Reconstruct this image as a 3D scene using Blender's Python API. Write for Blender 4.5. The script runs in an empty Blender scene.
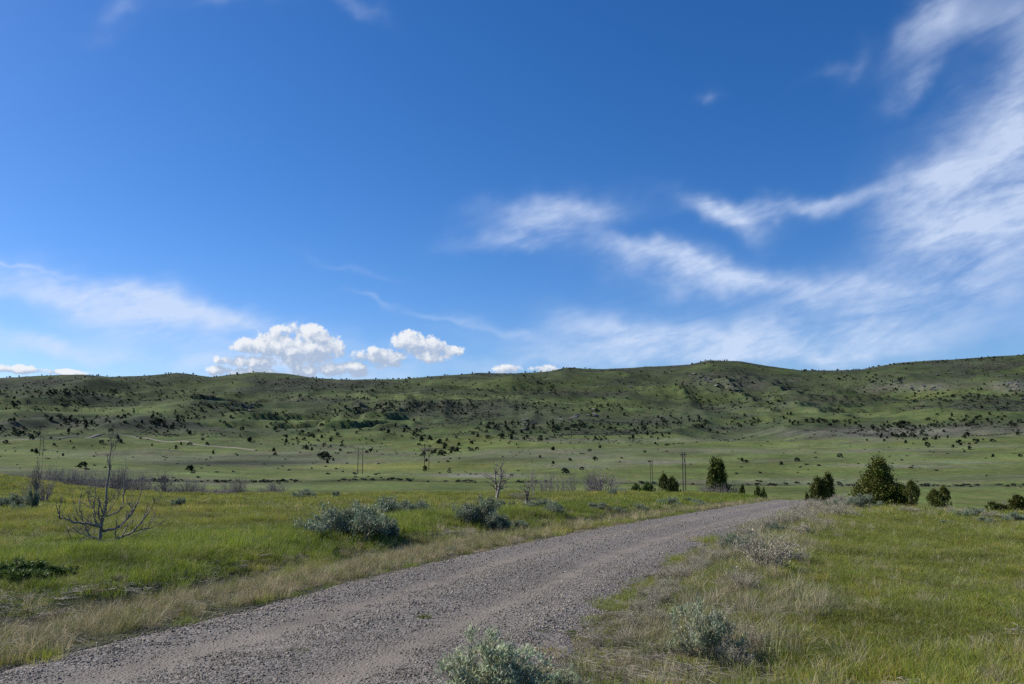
import bpy, math, random
import numpy as np

SEED = 7
random.seed(SEED)
rng = np.random.default_rng(SEED)
scene = bpy.context.scene
COL = scene.collection

# ------------------------------------------------------------------ camera model (used to survey the terrain)
F = 796.0
PITCH = math.atan(98 / 796.0)
EYE = 1.65


def pix(px, py):
    """azimuth (from +Y, clockwise) and tangent of elevation of a sight line"""
    px = np.asarray(px, float); py = np.asarray(py, float)
    u = (px - 512) / F; v = (342 - py) / F
    Y = np.cos(PITCH) - v * np.sin(PITCH); Z = np.sin(PITCH) + v * np.cos(PITCH)
    return np.arctan2(u, Y), Z / np.hypot(u, Y)


# ------------------------------------------------------------------ numpy noise
def _hash(ix, iy, s):
    h = (ix.astype(np.int64) * 374761393 + iy.astype(np.int64) * 668265263 + s * 974634541) & 0xFFFFFFFF
    h = ((h ^ (h >> 13)) * 1274126177) & 0xFFFFFFFF
    h = h ^ (h >> 16)
    return (h & 0xFFFFFF) / float(0xFFFFFF)


def vnoise(x, y, s=0):
    x = np.asarray(x, float); y = np.asarray(y, float)
    ix = np.floor(x); iy = np.floor(y)
    fx = x - ix; fy = y - iy
    fx = fx * fx * fx * (fx * (fx * 6 - 15) + 10); fy = fy * fy * fy * (fy * (fy * 6 - 15) + 10)
    a = _hash(ix, iy, s); b = _hash(ix + 1, iy, s); c = _hash(ix, iy + 1, s); d = _hash(ix + 1, iy + 1, s)
    return (a + (b - a) * fx + (c - a) * fy + (a - b - c + d) * fx * fy) * 2 - 1


def fbm(x, y, s=0, o=4, g=0.5):
    t = 0; a = 1.0; n = 0
    c_, s_ = math.cos(0.6), math.sin(0.6)
    for k in range(o):
        t = t + a * vnoise(x, y, s + k * 17); n += a
        x, y = (x * c_ - y * s_) * 2.03 + 11.3, (x * s_ + y * c_) * 2.03 - 5.7
        a *= g
    return t / n


def ridged(x, y, s=0, o=3):
    t = 0; a = 1.0; n = 0
    for k in range(o):
        t = t + a * (1 - np.abs(vnoise(x, y, s + k * 13)) * 2); n += a
        x = x * 2.1 + 3.3; y = y * 2.1 - 7.1; a *= 0.5
    return t / n


def sst(x, a, b):
    t = np.clip((x - a) / (b - a), 0, 1)
    return t * t * (3 - 2 * t)


# ------------------------------------------------------------------ road centre line
RC = np.array([(-30, -75), (-18, -40), (-11, -20), (-6.4, -5), (-4.0, 2), (-2.05, 7.6), (-1.0, 10.8), (-.1, 13.7), (1.25, 17.6), (4.1, 24.6),
               (8.95, 35), (14.4, 46.3), (21.2, 60), (29, 74), (42, 96), (60, 125)], float)


def catmull(P, n=24):
    out = []
    for i in range(len(P) - 1):
        p0 = P[max(i - 1, 0)]; p1 = P[i]; p2 = P[i + 1]; p3 = P[min(i + 2, len(P) - 1)]
        for k in range(n):
            t = k / n
            out.append(0.5 * ((2 * p1) + (-p0 + p2) * t + (2 * p0 - 5 * p1 + 4 * p2 - p3) * t * t + (-p0 + 3 * p1 - 3 * p2 + p3) * t ** 3))
    out.append(P[-1]); return np.array(out)


RLINE = catmull(RC, 14)


def road_s(x, y):
    """signed distance to the road centre line (+ right); 1e3 far from it"""
    x = np.asarray(x, float); y = np.asarray(y, float)
    shp = x.shape; x = x.ravel(); y = y.ravel()
    S = np.full(x.shape, 1e3)
    near = np.where((np.hypot(x, y) < 150))[0]
    A = RLINE[:-1]; B = RLINE[1:]; D = B - A; L2 = (D ** 2).sum(1)
    for c in range(0, len(near), 20000):
        i = near[c:c + 20000]
        dx = x[i][:, None] - A[:, 0]; dy = y[i][:, None] - A[:, 1]
        t = np.clip((dx * D[:, 0] + dy * D[:, 1]) / L2, 0, 1)
        ex = dx - t * D[:, 0]; ey = dy - t * D[:, 1]
        d = np.hypot(ex, ey); k = d.argmin(1); r = np.arange(len(i))
        sg = np.sign(dx[r, k] * D[k, 1] - dy[r, k] * D[k, 0])
        S[i] = d[r, k] * sg
    return S.reshape(shp)


HALF = 2.2

# ------------------------------------------------------------------ terrain
PXC = [-500, 0, 128, 256, 384, 512, 640, 768, 896, 1024, 1500]


def row(r, ys): return (r, PXC, [ys[0]] + list(ys) + [ys[-1]])


SKY_X = [-500, 0, 35, 62, 85, 110, 140, 160, 178, 195, 212, 230, 256, 285, 315, 345, 400, 440, 480, 512, 550, 568, 600, 640, 690, 708, 740, 768, 800, 830, 860, 900, 940, 1000, 1024, 1500]
SKY_Y = [380, 378, 376.5, 375, 375, 377, 376, 374.5, 373, 375, 377.5, 375, 372.5, 374, 378, 380, 379.5, 376, 373, 373, 371.5, 368, 369, 368, 365, 361, 362, 367, 371, 371, 370, 364, 361, 357, 355.5, 352]
CONT = [
    row(130, [500, 505, 505, 505, 505, 505, 512, 515, 520]),
    row(200, [488, 490, 492, 490, 490, 490, 493, 496, 500]),
    row(265, [480, 482, 483, 481, 483, 484, 486, 486, 487]),
    row(285, [477, 478, 480, 478, 480, 481, 483, 483, 484]),
    row(400, [463, 466, 470, 471, 469, 467, 466, 466, 466]),
    row(600, [453, 456, 456, 454, 450, 449, 447, 446, 446]),
    row(800, [443, 443, 446, 440, 437, 438, 438, 438, 438]),
    row(1100, [425, 425, 428, 424, 422, 422, 425, 427, 428]),
    row(1400, [406, 408, 408, 404, 402, 405, 408, 408, 406]),
    row(1750, [392, 391, 391, 388, 386, 384, 385, 388, 385]),
    (2150, SKY_X, SKY_Y),
    (2500, SKY_X, [y + 6 for y in SKY_Y]),
    (4000, SKY_X, [415] * len(SKY_X)),
    (9000, SKY_X, [432] * len(SKY_X)),
]
CX = [-500, 0, 128, 256, 512, 640, 720, 768, 835, 900, 1024, 1500]
CY = [492, 491, 492, 493, 492, 490, 495, 500, 503, 506, 512, 516]


def near_plane(x, y):
    z = -0.048 * y
    z = z + 3.3 * np.exp(-((x + 63) / 13.0) ** 2 - ((y - 86) / 20.0) ** 2)
    return z


MOUND = [  # px, range, rise px, half width px, half length as a share of range: rounded spurs standing before the main ridge
    (60, 1520, 9, 70, .055), (205, 1330, 9, 42, .05), (300, 1230, 8, 60, .05), (425, 1370, 9, 55, .05), (560, 1520, 10, 60, .055), (700, 1650, 9, 55, .05),
    (850, 1540, 9, 75, .055), (980, 1480, 10, 60, .055), (335, 960, 9, 45, .045), (455, 1010, 10, 36, .045), (115, 1040, 9, 50, .05), (560, 1000, 8, 50, .045), (480, 700, 9, 95, .07),
    (235, 760, 7, 55, .05), (95, 1780, 5, 45, .04), (500, 1800, 6, 60, .04), (640, 1250, 6, 60, .04), (790, 1180, 5, 90, .04), (930, 1230, 6, 60, .04), (20, 1250, 6, 40, .05), (620, 1820, 6, 45, .04), (900, 1850, 6, 60, .04), (60, 720, 6, 60, .06), (150, 640, 5, 45, .05), (640, 790, 5, 70, .05), (340, 560, 4, 80, .06), (860, 820, 5, 90, .05), (400, 840, 6, 50, .05), (250, 1120, 9, 40, .045), (180, 1450, 9, 45, .05), (375, 1150, 7, 35, .04)]


def terrain(x, y, S=None):
    x = np.asarray(x, float); y = np.asarray(y, float)
    r = np.hypot(x, y) + 1e-6; az = np.arctan2(x, y)
    azc = np.clip(az, -0.95, 0.95)
    # valley and hills surveyed along sight lines
    lr = np.log(np.maximum(r, 130.0))
    K = []; R = np.log([c[0] for c in CONT])
    for (cr, cx, cy) in CONT:
        a, te = pix(cx, cy)
        K.append(np.interp(azc, a, te))
    K = np.array(K)
    M = np.zeros_like(K)
    M[1:-1] = (K[2:] - K[:-2]) / (R[2:] - R[:-2]).reshape((-1,) + (1,) * x.ndim)
    te = K[0].copy() * 0
    idx = np.clip(np.searchsorted(R, lr, side='right') - 1, 0, len(R) - 2)
    h = (R[idx + 1] - R[idx]); t = np.clip((lr - R[idx]) / h, 0, 1)
    tk = lambda Q, j: np.take_along_axis(Q, j[None], 0)[0]
    te = (2 * t ** 3 - 3 * t ** 2 + 1) * tk(K, idx) + (t ** 3 - 2 * t ** 2 + t) * h * tk(M, idx) + (-2 * t ** 3 + 3 * t ** 2) * tk(K, idx + 1) + (t ** 3 - t ** 2) * h * tk(M, idx + 1)
    zf = EYE + te * np.maximum(r, 130.0)
    # relief of the hills: gullies, shoulders, ledges
    w = sst(r, 560, 1000) * (1 - 0.85 * sst(r, 1850, 2120))
    rg = ridged(x / 250 + 0.45 * vnoise(x / 260, y / 400, 3), y / 800, 5)
    for (mx, mr_, rise, hw, hl) in MOUND:
        a0 = math.atan((mx - 512) / F * .995); a1 = math.atan((mx + hw - 512) / F * .995)
        q = ((az - a0) / (a1 - a0)) ** 2 + ((r - mr_ * (1 + .04 * vnoise(az * 9, az * 0 + mx, 31))) / (hl * mr_)) ** 2
        zf = zf + rise * mr_ / F * np.exp(-np.minimum(q, 40))
    fb = fbm(x / 120, y / 150, 9, 5)
    zf = zf + w * (17.0 * (rg - 0.35) + 8.0 * fb)
    w2 = sst(r, 300, 560) * (1 - sst(r, 600, 1000))
    zf = zf + w2 * 2.6 * fbm(x / 110, y / 110, 12, 3)
    ledge = sst(fbm(x / 260, y / 200, 21, 2), -0.05, 0.25)
    q = (zf + 3 * vnoise(x / 180, y / 180, 33)) / 13.0
    st = (q - np.floor(q)); stp = sst(st, 0.42, 0.62) - st
    zf = zf + w * ledge * stp * 8.0 * sst(r, 700, 1000)
    zf = zf + sst(r, 180, 400) * 0.25 * fbm(x / 14, y / 14, 41, 3) + w * 2.0 * fbm(x / 28, y / 28, 43, 3)
    # near ground
    zn = near_plane(x, y)
    S = road_s(x, y) if S is None else S
    off = sst(np.abs(S), HALF, HALF + 2.5)
    zn = zn + off * ((0.16 + .12 * (S < -3.5)) * fbm(x / 4.5, y / 4.5, 51, 3) + 0.25 * fbm(x / 26, y / 26, 52, 2) * sst(r, 10, 40))
    zn = zn + off * 0.05 * fbm(x / 0.9, y / 0.9, 53, 3)
    ditch = np.exp(-((S + 4.1 + 0.3 * vnoise(x / 4, y / 4, 54)) / 0.55) ** 2)
    bank = np.exp(-((S + 6.8 + 0.8 * vnoise(x / 6, y / 6, 55)) / 1.6) ** 2) * (1 + .9 * vnoise(x / 2.7, y / 2.7, 58))
    vergeR = np.exp(-((S - 3.6) / 0.9) ** 2)
    nd = 1 - sst(r, 45, 75)
    zn = zn + nd * (-0.22 * ditch + 0.20 * bank + 0.08 * vergeR * (0.6 + 0.8 * vnoise(x / 2.2, y / 2.2, 56)))
    a, te_c = pix(CX, CY)
    tec = np.interp(azc, a, te_c)
    ca = np.cos(azc)
    rc = EYE / np.maximum(-tec - 0.048 * ca, 0.004)
    rc = np.clip(rc, 30, 92)
    b = sst(r, rc, rc * 1.75)
    back = np.cos(az)
    z = zn * (1 - b) + zf * b
    # behind the camera the ground just stays level
    z = np.where(y < 0, zn * 0.4 + 0.0 * r, z) if False else z
    return z


def ground_z(x, y):
    return float(terrain(np.array([x]), np.array([y]))[0])


_RR = np.exp(np.linspace(math.log(4), math.log(2600), 2600))


def cast(px, py):
    """first ground point met by the sight line (x, y, z)"""
    a, te = pix(px, py); a = float(a); te = float(te)
    x = _RR * math.sin(a); y = _RR * math.cos(a)
    z = terrain(x, y)
    hit = np.where(z - (EYE + te * _RR) >= 0)[0]
    i = hit[0] if len(hit) else int(np.argmax((z - EYE) / _RR * (_RR > 1500)))
    if len(hit) and i > 0:
        d0 = (EYE + te * _RR[i - 1]) - z[i - 1]; d1 = z[i] - (EYE + te * _RR[i])
        r = _RR[i - 1] + (_RR[i] - _RR[i - 1]) * d0 / max(d0 + d1, 1e-9)
    else:
        r = _RR[i]
    X = r * math.sin(a); Y = r * math.cos(a)
    return X, Y, ground_z(X, Y)


def at_range(px, r):
    a, _ = pix(px, 480); a = float(a)
    x, y = r * math.sin(a), r * math.cos(a)
    return x, y, ground_z(x, y)


def height_to(px, py_top, x, y, z):
    _, te = pix(px, py_top)
    return EYE + float(te) * math.hypot(x, y) - z


# ------------------------------------------------------------------ object helpers
def tag(o, label=None, cat=None, group=None, kind=None):
    if label: o['label'] = label
    if cat: o['category'] = cat
    if group: o['group'] = group
    if kind: o['kind'] = kind
    return o


def mesh_from(name, V, faces, mat=None, smooth=False, cols=None, n=None):
    """faces: (k,3) or (k,4) int array, or list of such arrays"""
    me = bpy.data.meshes.new(name)
    V = np.asarray(V, np.float32)
    if not isinstance(faces, list): faces = [faces]
    faces = [np.asarray(f, np.int32) for f in faces if len(f)]
    me.vertices.add(len(V)); me.vertices.foreach_set('co', V.ravel())
    tot = sum(f.size for f in faces); me.loops.add(tot)
    me.loops.foreach_set('vertex_index', np.concatenate([f.ravel() for f in faces]))
    cnt = np.concatenate([np.full(len(f), f.shape[1], np.int32) for f in faces])
    st = np.concatenate([[0], np.cumsum(cnt)[:-1]]).astype(np.int32)
    me.polygons.add(len(cnt)); me.polygons.foreach_set('loop_start', st)
    me.update(calc_edges=True)
    if smooth: me.polygons.foreach_set('use_smooth', np.ones(len(cnt), bool))
    if cols is not None:
        for k, c in cols.items():
            c = np.asarray(c, np.float32)
            if c.ndim == 1:
                a = me.attributes.new(k, 'FLOAT', 'POINT'); a.data.foreach_set('value', c)
            else:
                if c.shape[1] == 3: c = np.hstack([c, np.ones((len(c), 1), np.float32)])
                a = me.attributes.new(k, 'FLOAT_COLOR', 'POINT'); a.data.foreach_set('color', c.ravel())
    if mat is not None: me.materials.append(mat)
    me.validate()
    return me


def obj(name, me, parent=None, loc=(0, 0, 0), rz=0.0, sc=1.0, link=True):
    o = bpy.data.objects.new(name, me)
    if link: COL.objects.link(o)
    o.location = loc; o.rotation_euler = (0, 0, rz)
    o.scale = (sc, sc, sc) if isinstance(sc, (int, float)) else sc
    if parent: o.parent = parent
    return o


def copy_tree(o, parent=None):
    c = o.copy(); COL.objects.link(c)
    if parent: c.parent = parent
    for ch in list(o.children): copy_tree(ch, c)
    return c


# ------------------------------------------------------------------ materials
def new_mat(name):
    m = bpy.data.materials.new(name); m.use_nodes = True
    nt = m.node_tree; nt.nodes.clear()
    out = nt.nodes.new('ShaderNodeOutputMaterial')
    return m, nt, out


def N(nt, t, **kw):
    n = nt.nodes.new(t)
    for k, v in kw.items(): setattr(n, k, v)
    return n


def leaf_mat(name, col, var=0.25, trans=0.3, attr='bc', inst=False, rough=0.6, spec=0.25):
    m, nt, out = new_mat(name)
    L = nt.links
    at = N(nt, 'ShaderNodeAttribute', attribute_name=attr)
    mul = N(nt, 'ShaderNodeMix', data_type='RGBA', blend_type='MULTIPLY'); mul.inputs[0].default_value = 1
    mul.inputs[6].default_value = (*col, 1); L.new(at.outputs['Color'], mul.inputs[7])
    c = mul.outputs[2]
    if inst:
        ai = N(nt, 'ShaderNodeAttribute', attribute_name='tint', attribute_type='INSTANCER')
        m2 = N(nt, 'ShaderNodeMix', data_type='RGBA', blend_type='MULTIPLY'); m2.inputs[0].default_value = 1
        L.new(c, m2.inputs[6]); L.new(ai.outputs['Color'], m2.inputs[7]); c = m2.outputs[2]
    else:
        oi = N(nt, 'ShaderNodeObjectInfo')
        mp = N(nt, 'ShaderNodeMapRange'); mp.inputs[3].default_value = 1 - var; mp.inputs[4].default_value = 1 + var
        L.new(oi.outputs['Random'], mp.inputs[0])
        m2 = N(nt, 'ShaderNodeMix', data_type='RGBA', blend_type='MULTIPLY'); m2.inputs[0].default_value = 1
        L.new(c, m2.inputs[6]); L.new(mp.outputs[0], m2.inputs[7]); c = m2.outputs[2]
    p = N(nt, 'ShaderNodeBsdfPrincipled'); L.new(c, p.inputs['Base Color'])
    p.inputs['Roughness'].default_value = rough; p.inputs['Specular IOR Level'].default_value = spec
    if trans > 0:
        tr = N(nt, 'ShaderNodeBsdfTranslucent'); L.new(c, tr.inputs['Color'])
        mx = N(nt, 'ShaderNodeMixShader'); mx.inputs[0].default_value = trans
        L.new(p.outputs[0], mx.inputs[1]); L.new(tr.outputs[0], mx.inputs[2]); L.new(mx.outputs[0], out.inputs[0])
    else:
        L.new(p.outputs[0], out.inputs[0])
    return m


def wood_mat(name, a, b, scale=6.0):
    m, nt, out = new_mat(name); L = nt.links
    tc = N(nt, 'ShaderNodeTexCoord'); mp = N(nt, 'ShaderNodeMapping'); mp.inputs['Scale'].default_value = (scale, scale, scale * 0.25)
    L.new(tc.outputs['Object'], mp.inputs[0])
    no = N(nt, 'ShaderNodeTexNoise'); no.inputs['Scale'].default_value = 4; no.inputs['Detail'].default_value = 5
    L.new(mp.outputs[0], no.inputs['Vector'])
    cr = N(nt, 'ShaderNodeValToRGB'); cr.color_ramp.elements[0].position = .35; cr.color_ramp.elements[1].position = .68
    cr.color_ramp.elements[0].color = (*a, 1); cr.color_ramp.elements[1].color = (*b, 1)
    L.new(no.outputs['Fac'], cr.inputs[0])
    p = N(nt, 'ShaderNodeBsdfPrincipled'); L.new(cr.outputs[0], p.inputs['Base Color']); p.inputs['Roughness'].default_value = .85
    p.inputs['Specular IOR Level'].default_value = .2
    bu = N(nt, 'ShaderNodeBump'); bu.inputs['Strength'].default_value = .5; bu.inputs['Distance'].default_value = .01
    L.new(no.outputs['Fac'], bu.inputs['Height']); L.new(bu.outputs[0], p.inputs['Normal'])
    L.new(p.outputs[0], out.inputs[0])
    return m


def ground_mat():
    m, nt, out = new_mat('ground_material'); L = nt.links
    at = N(nt, 'ShaderNodeAttribute', attribute_name='gcol')
    geo = N(nt, 'ShaderNodeNewGeometry')
    c = at.outputs['Color']

    def layer(c, scale, detail, lo, hi, stretch=None, rough=.55):
        no = N(nt, 'ShaderNodeTexNoise'); no.inputs['Scale'].default_value = scale; no.inputs['Detail'].default_value = detail
        no.inputs['Roughness'].default_value = rough
        L.new(geo.outputs['Position'], no.inputs['Vector'])
        mr = N(nt, 'ShaderNodeMapRange'); mr.inputs[1].default_value = .3; mr.inputs[2].default_value = .7
        mr.inputs[3].default_value = lo; mr.inputs[4].default_value = hi
        L.new(no.outputs['Fac'], mr.inputs[0])
        mx = N(nt, 'ShaderNodeMix', data_type='RGBA', blend_type='MULTIPLY'); mx.inputs[0].default_value = 1
        L.new(c, mx.inputs[6]); L.new(mr.outputs[0], mx.inputs[7])
        return mx.outputs[2], no
    c, _ = layer(c, .012, 5, .75, 1.25)
    c, _ = layer(c, .05, 6, .74, 1.26)
    c, _ = layer(c, .35, 6, .62, 1.38, rough=.7)
    c, n3 = layer(c, 6.0, 8, .6, 1.4, rough=.75)
    # hue drift between straw and green
    no = N(nt, 'ShaderNodeTexNoise'); no.inputs['Scale'].default_value = .09; no.inputs['Detail'].default_value = 8; no.inputs['Roughness'].default_value = .7
    L.new(geo.outputs['Position'], no.inputs['Vector'])
    cr = N(nt, 'ShaderNodeValToRGB'); e = cr.color_ramp.elements
    e[0].position = .38; e[0].color = (.85, 1.06, .85, 1); e[1].position = .62; e[1].color = (1.2, 1.0, 1.1, 1)
    L.new(no.outputs['Fac'], cr.inputs[0])
    mx = N(nt, 'ShaderNodeMix', data_type='RGBA', blend_type='MULTIPLY'); mx.inputs[0].default_value = .8
    L.new(c, mx.inputs[6]); L.new(cr.outputs[0], mx.inputs[7]); c = mx.outputs[2]
    p = N(nt, 'ShaderNodeBsdfPrincipled'); L.new(c, p.inputs['Base Color']); p.inputs['Roughness'].default_value = .95
    p.inputs['Specular IOR Level'].default_value = .05
    b1 = N(nt, 'ShaderNodeBump'); b1.inputs['Strength'].default_value = .8; b1.inputs['Distance'].default_value = .06
    L.new(n3.outputs['Fac'], b1.inputs['Height'])
    n4 = N(nt, 'ShaderNodeTexNoise'); n4.inputs['Scale'].default_value = .25; n4.inputs['Detail'].default_value = 5; n4.inputs['Roughness'].default_value = .65
    L.new(geo.outputs['Position'], n4.inputs['Vector'])
    b2 = N(nt, 'ShaderNodeBump'); b2.inputs['Strength'].default_value = .5; b2.inputs['Distance'].default_value = 1.0
    L.new(n4.outputs['Fac'], b2.inputs['Height']); L.new(b1.outputs[0], b2.inputs['Normal']); L.new(b2.outputs[0], p.inputs['Normal'])
    L.new(p.outputs[0], out.inputs[0])
    return m


def gravel_mat():
    m, nt, out = new_mat('gravel_road_material'); L = nt.links
    geo = N(nt, 'ShaderNodeNewGeometry')
    at = N(nt, 'ShaderNodeAttribute', attribute_name='fines')
    vo = N(nt, 'ShaderNodeTexVoronoi'); vo.inputs['Scale'].default_value = 38
    L.new(geo.outputs['Position'], vo.inputs['Vector'])
    vo2 = N(nt, 'ShaderNodeTexVoronoi'); vo2.inputs['Scale'].default_value = 95
    L.new(geo.outputs['Position'], vo2.inputs['Vector'])
    sep = N(nt, 'ShaderNodeSeparateColor'); L.new(vo.outputs['Color'], sep.inputs[0])
    cr = N(nt, 'ShaderNodeValToRGB'); e = cr.color_ramp.elements
    e[0].position = 0; e[0].color = (.09, .079, .067, 1); e[1].position = 1; e[1].color = (.29, .26, .225, 1)
    x = cr.color_ramp.elements.new(.5); x.color = (.165, .148, .128, 1)
    L.new(sep.outputs[0], cr.inputs[0])
    no = N(nt, 'ShaderNodeTexNoise'); no.inputs['Scale'].default_value = 1.3; no.inputs['Detail'].default_value = 8; no.inputs['Roughness'].default_value = .65
    L.new(geo.outputs['Position'], no.inputs['Vector'])
    dirt = N(nt, 'ShaderNodeValToRGB'); e = dirt.color_ramp.elements
    e[0].position = .3; e[0].color = (.135, .115, .092, 1); e[1].position = .7; e[1].color = (.235, .20, .16, 1)
    L.new(no.outputs['Fac'], dirt.inputs[0])
    mx = N(nt, 'ShaderNodeMix', data_type='RGBA'); L.new(at.outputs['Fac'], mx.inputs[0]); L.new(cr.outputs[0], mx.inputs[6]); L.new(dirt.outputs[0], mx.inputs[7])
    p = N(nt, 'ShaderNodeBsdfPrincipled'); L.new(mx.outputs[2], p.inputs['Base Color']); p.inputs['Roughness'].default_value = .9
    p.inputs['Specular IOR Level'].default_value = .2
    b = N(nt, 'ShaderNodeBump', invert=True); b.inputs['Strength'].default_value = .9; b.inputs['Distance'].default_value = .012
    L.new(vo.outputs['Distance'], b.inputs['Height'])
    b2 = N(nt, 'ShaderNodeBump', invert=True); b2.inputs['Strength'].default_value = .7; b2.inputs['Distance'].default_value = .006
    L.new(vo2.outputs['Distance'], b2.inputs['Height']); L.new(b.outputs[0], b2.inputs['Normal'])
    L.new(b2.outputs[0], p.inputs['Normal']); L.new(p.outputs[0], out.inputs[0])
    return m


def rock_mat(name, a, b, inst=False, scale=20):
    m, nt, out = new_mat(name); L = nt.links
    tc = N(nt, 'ShaderNodeTexCoord')
    no = N(nt, 'ShaderNodeTexNoise'); no.inputs['Scale'].default_value = scale; no.inputs['Detail'].default_value = 6
    L.new(tc.outputs['Object'], no.inputs['Vector'])
    cr = N(nt, 'ShaderNodeValToRGB'); e = cr.color_ramp.elements
    e[0].position = .3; e[0].color = (*a, 1); e[1].position = .7; e[1].color = (*b, 1)
    L.new(no.outputs['Fac'], cr.inputs[0]); c = cr.outputs[0]
    if inst:
        ai = N(nt, 'ShaderNodeAttribute', attribute_name='tint', attribute_type='INSTANCER')
        m2 = N(nt, 'ShaderNodeMix', data_type='RGBA', blend_type='MULTIPLY'); m2.inputs[0].default_value = 1
        L.new(c, m2.inputs[6]); L.new(ai.outputs['Color'], m2.inputs[7]); c = m2.outputs[2]
    p = N(nt, 'ShaderNodeBsdfPrincipled'); L.new(c, p.inputs['Base Color']); p.inputs['Roughness'].default_value = .85
    p.inputs['Specular IOR Level'].default_value = .25
    L.new(p.outputs[0], out.inputs[0])
    return m


M_ground = ground_mat()
M_gravel = gravel_mat()
M_stone = rock_mat('road_stone_material', (.8, .78, .76), (1, 1, 1), inst=True)
M_rock = rock_mat('outcrop_rock_material', (.10, .095, .085), (.24, .225, .20), scale=.5)
M_grass = leaf_mat('grass_material', (1, 1, 1), trans=.38, inst=True)
M_straw = leaf_mat('straw_material', (1, 1, 1), trans=.25, inst=True)
M_sage = leaf_mat('sagebrush_leaf_material', (.235, .275, .175), var=.10, trans=.2)
M_sagenear = leaf_mat('near_sagebrush_leaf_material', (.38, .41, .255), var=.08, trans=.35)
M_sagedry = leaf_mat('dry_sagebrush_leaf_material', (.46, .415, .29), var=.1, trans=.15)
M_juni = leaf_mat('juniper_leaf_material', (.092, .102, .016), var=.12, trans=.06)
M_farjuni = leaf_mat('hill_juniper_material', (.045, .058, .028), var=.25, trans=.05)
M_farjuni_i = leaf_mat('hill_juniper_massed_material', (.045, .058, .028), trans=.05, inst=True)
M_scrub = leaf_mat('hill_scrub_material', (1, 1, 1), trans=.1, inst=True)
M_greenbush = leaf_mat('green_bush_leaf_material', (.11, .16, .035), var=.2, trans=.2)
M_twig = wood_mat('sagebrush_twig_material', (.19, .16, .12), (.44, .385, .30), 10)
M_dead = wood_mat('dead_wood_material', (.14, .12, .10), (.34, .295, .245), 4)
M_willow = wood_mat('bare_willow_material', (.17, .14, .13), (.33, .28, .26), 4)
M_bark = wood_mat('juniper_bark_material', (.06, .045, .035), (.15, .12, .095), 4)
M_pole = wood_mat('power_pole_material', (.055, .045, .038), (.12, .10, .085), 2)
M_ceramic = rock_mat('insulator_material', (.25, .22, .2), (.35, .33, .3), scale=3)

# ------------------------------------------------------------------ ground colours, with cloud shade painted into the hill tones
C = lambda *a: np.array(a)
G_lush = C(.115, .170, .024); G_yel = C(.165, .178, .036); G_straw = C(.27, .235, .145); G_soil = C(.13, .115, .09)
G_mead = C(.104, .125, .040); G_hill = C(.054, .069, .033); G_sagey = C(.078, .084, .056); G_dark = C(.032, .037, .025)  # hill green kept darker than its plants, standing in for cloud shadow
G_bench = C(.096, .122, .042); G_grey = C(.175, .168, .135)  # bench green toned down likewise for the cloud shadow on the hills

PATCH = [  # px, py, half width px, half height px, colour, strength: what grows where on the valley and the hills
    (55, 410, 90, 4.5, G_bench, .9), (150, 411, 50, 4, G_bench, .7), (60, 432, 80, 4, G_mead, .5), (200, 437, 60, 6, G_bench, .6),
    (60, 447, 90, 4, G_mead, .7), (230, 446, 60, 4, G_bench, .6), (400, 396, 110, 3.5, G_bench, .6), (340, 421, 90, 6, G_bench, .55),
    (330, 440, 70, 5, G_mead, .4), (450, 430, 30, 4, G_bench, .6), (60, 385, 120, 5, G_dark, .5), (300, 388, 90, 5, G_dark, .35),
    (570, 401, 60, 3, G_bench, .7), (900, 396, 120, 4, G_mead, .3), (820, 412, 90, 4, G_bench, .55), (900, 416, 90, 3, G_bench, .5),
    (900, 432, 170, 6, G_grey * .62, .75), (620, 418, 90, 5, G_sagey * .8, .5), (560, 418, 60, 4, G_dark * 1.4, .5), (720, 410, 60, 4, G_sagey * .8, .5),
    (700, 450, 190, 3, G_grey * .8, .35), (820, 456, 250, 4, G_bench * 1.05, .5), (900, 466, 80, 2.0, G_grey, .55), (960, 462, 60, 1.6, G_grey, .45),
    (620, 458, 60, 3, G_grey * .7, .45), (560, 466, 50, 3, G_grey * .7, .4), (480, 475, 60, 2.2, G_grey * .85, .75), (660, 462, 30, 1.5, G_grey * .8, .5),
    (850, 476, 220, 3, G_bench, .6), (400, 466, 110, 4, G_yel * .92, .6), (340, 461, 70, 2, G_grey * .8, .35), (60, 462, 60, 3, G_mead, .5),
    (240, 463, 95, 2.8, G_dark * 1.1, .85), (75, 474, 120, 4, G_sagey * .6, .5), (210, 474, 70, 2.2, G_bench * 1.1, .8), (350, 487, 160, 3, G_bench, .7),
    (270, 456, 60, 2.2, G_dark * 1.3, .6), (920, 386, 60, 5, G_grey * .7, .5), (1010, 386, 25, 6, G_grey * .8, .6), (740, 386, 40, 8, G_grey * .5, .4),
    (880, 380, 50, 7, G_dark * 1.3, .4), (150, 425, 40, 5, G_dark, .6), (200, 415, 30, 4, G_dark * 1.2, .4), (60, 436, 60, 2.5, G_dark * 1.3, .5),
    (455, 407, 40, 3.5, G_dark, .6), (560, 392, 60, 5, G_sagey * .55, .5), (700, 378, 40, 7, G_sagey * .6, .5), (480, 413, 60, 3, G_sagey, .4),
    (650, 440, 120, 2.0, G_grey * .7, .4), (800, 446, 260, 2.5, G_bench * 1.15, .5), (180, 378, 50, 4, G_hill * .85, .5), (850, 403, 160, 2, G_dark * 1.5, .5),
]


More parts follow.
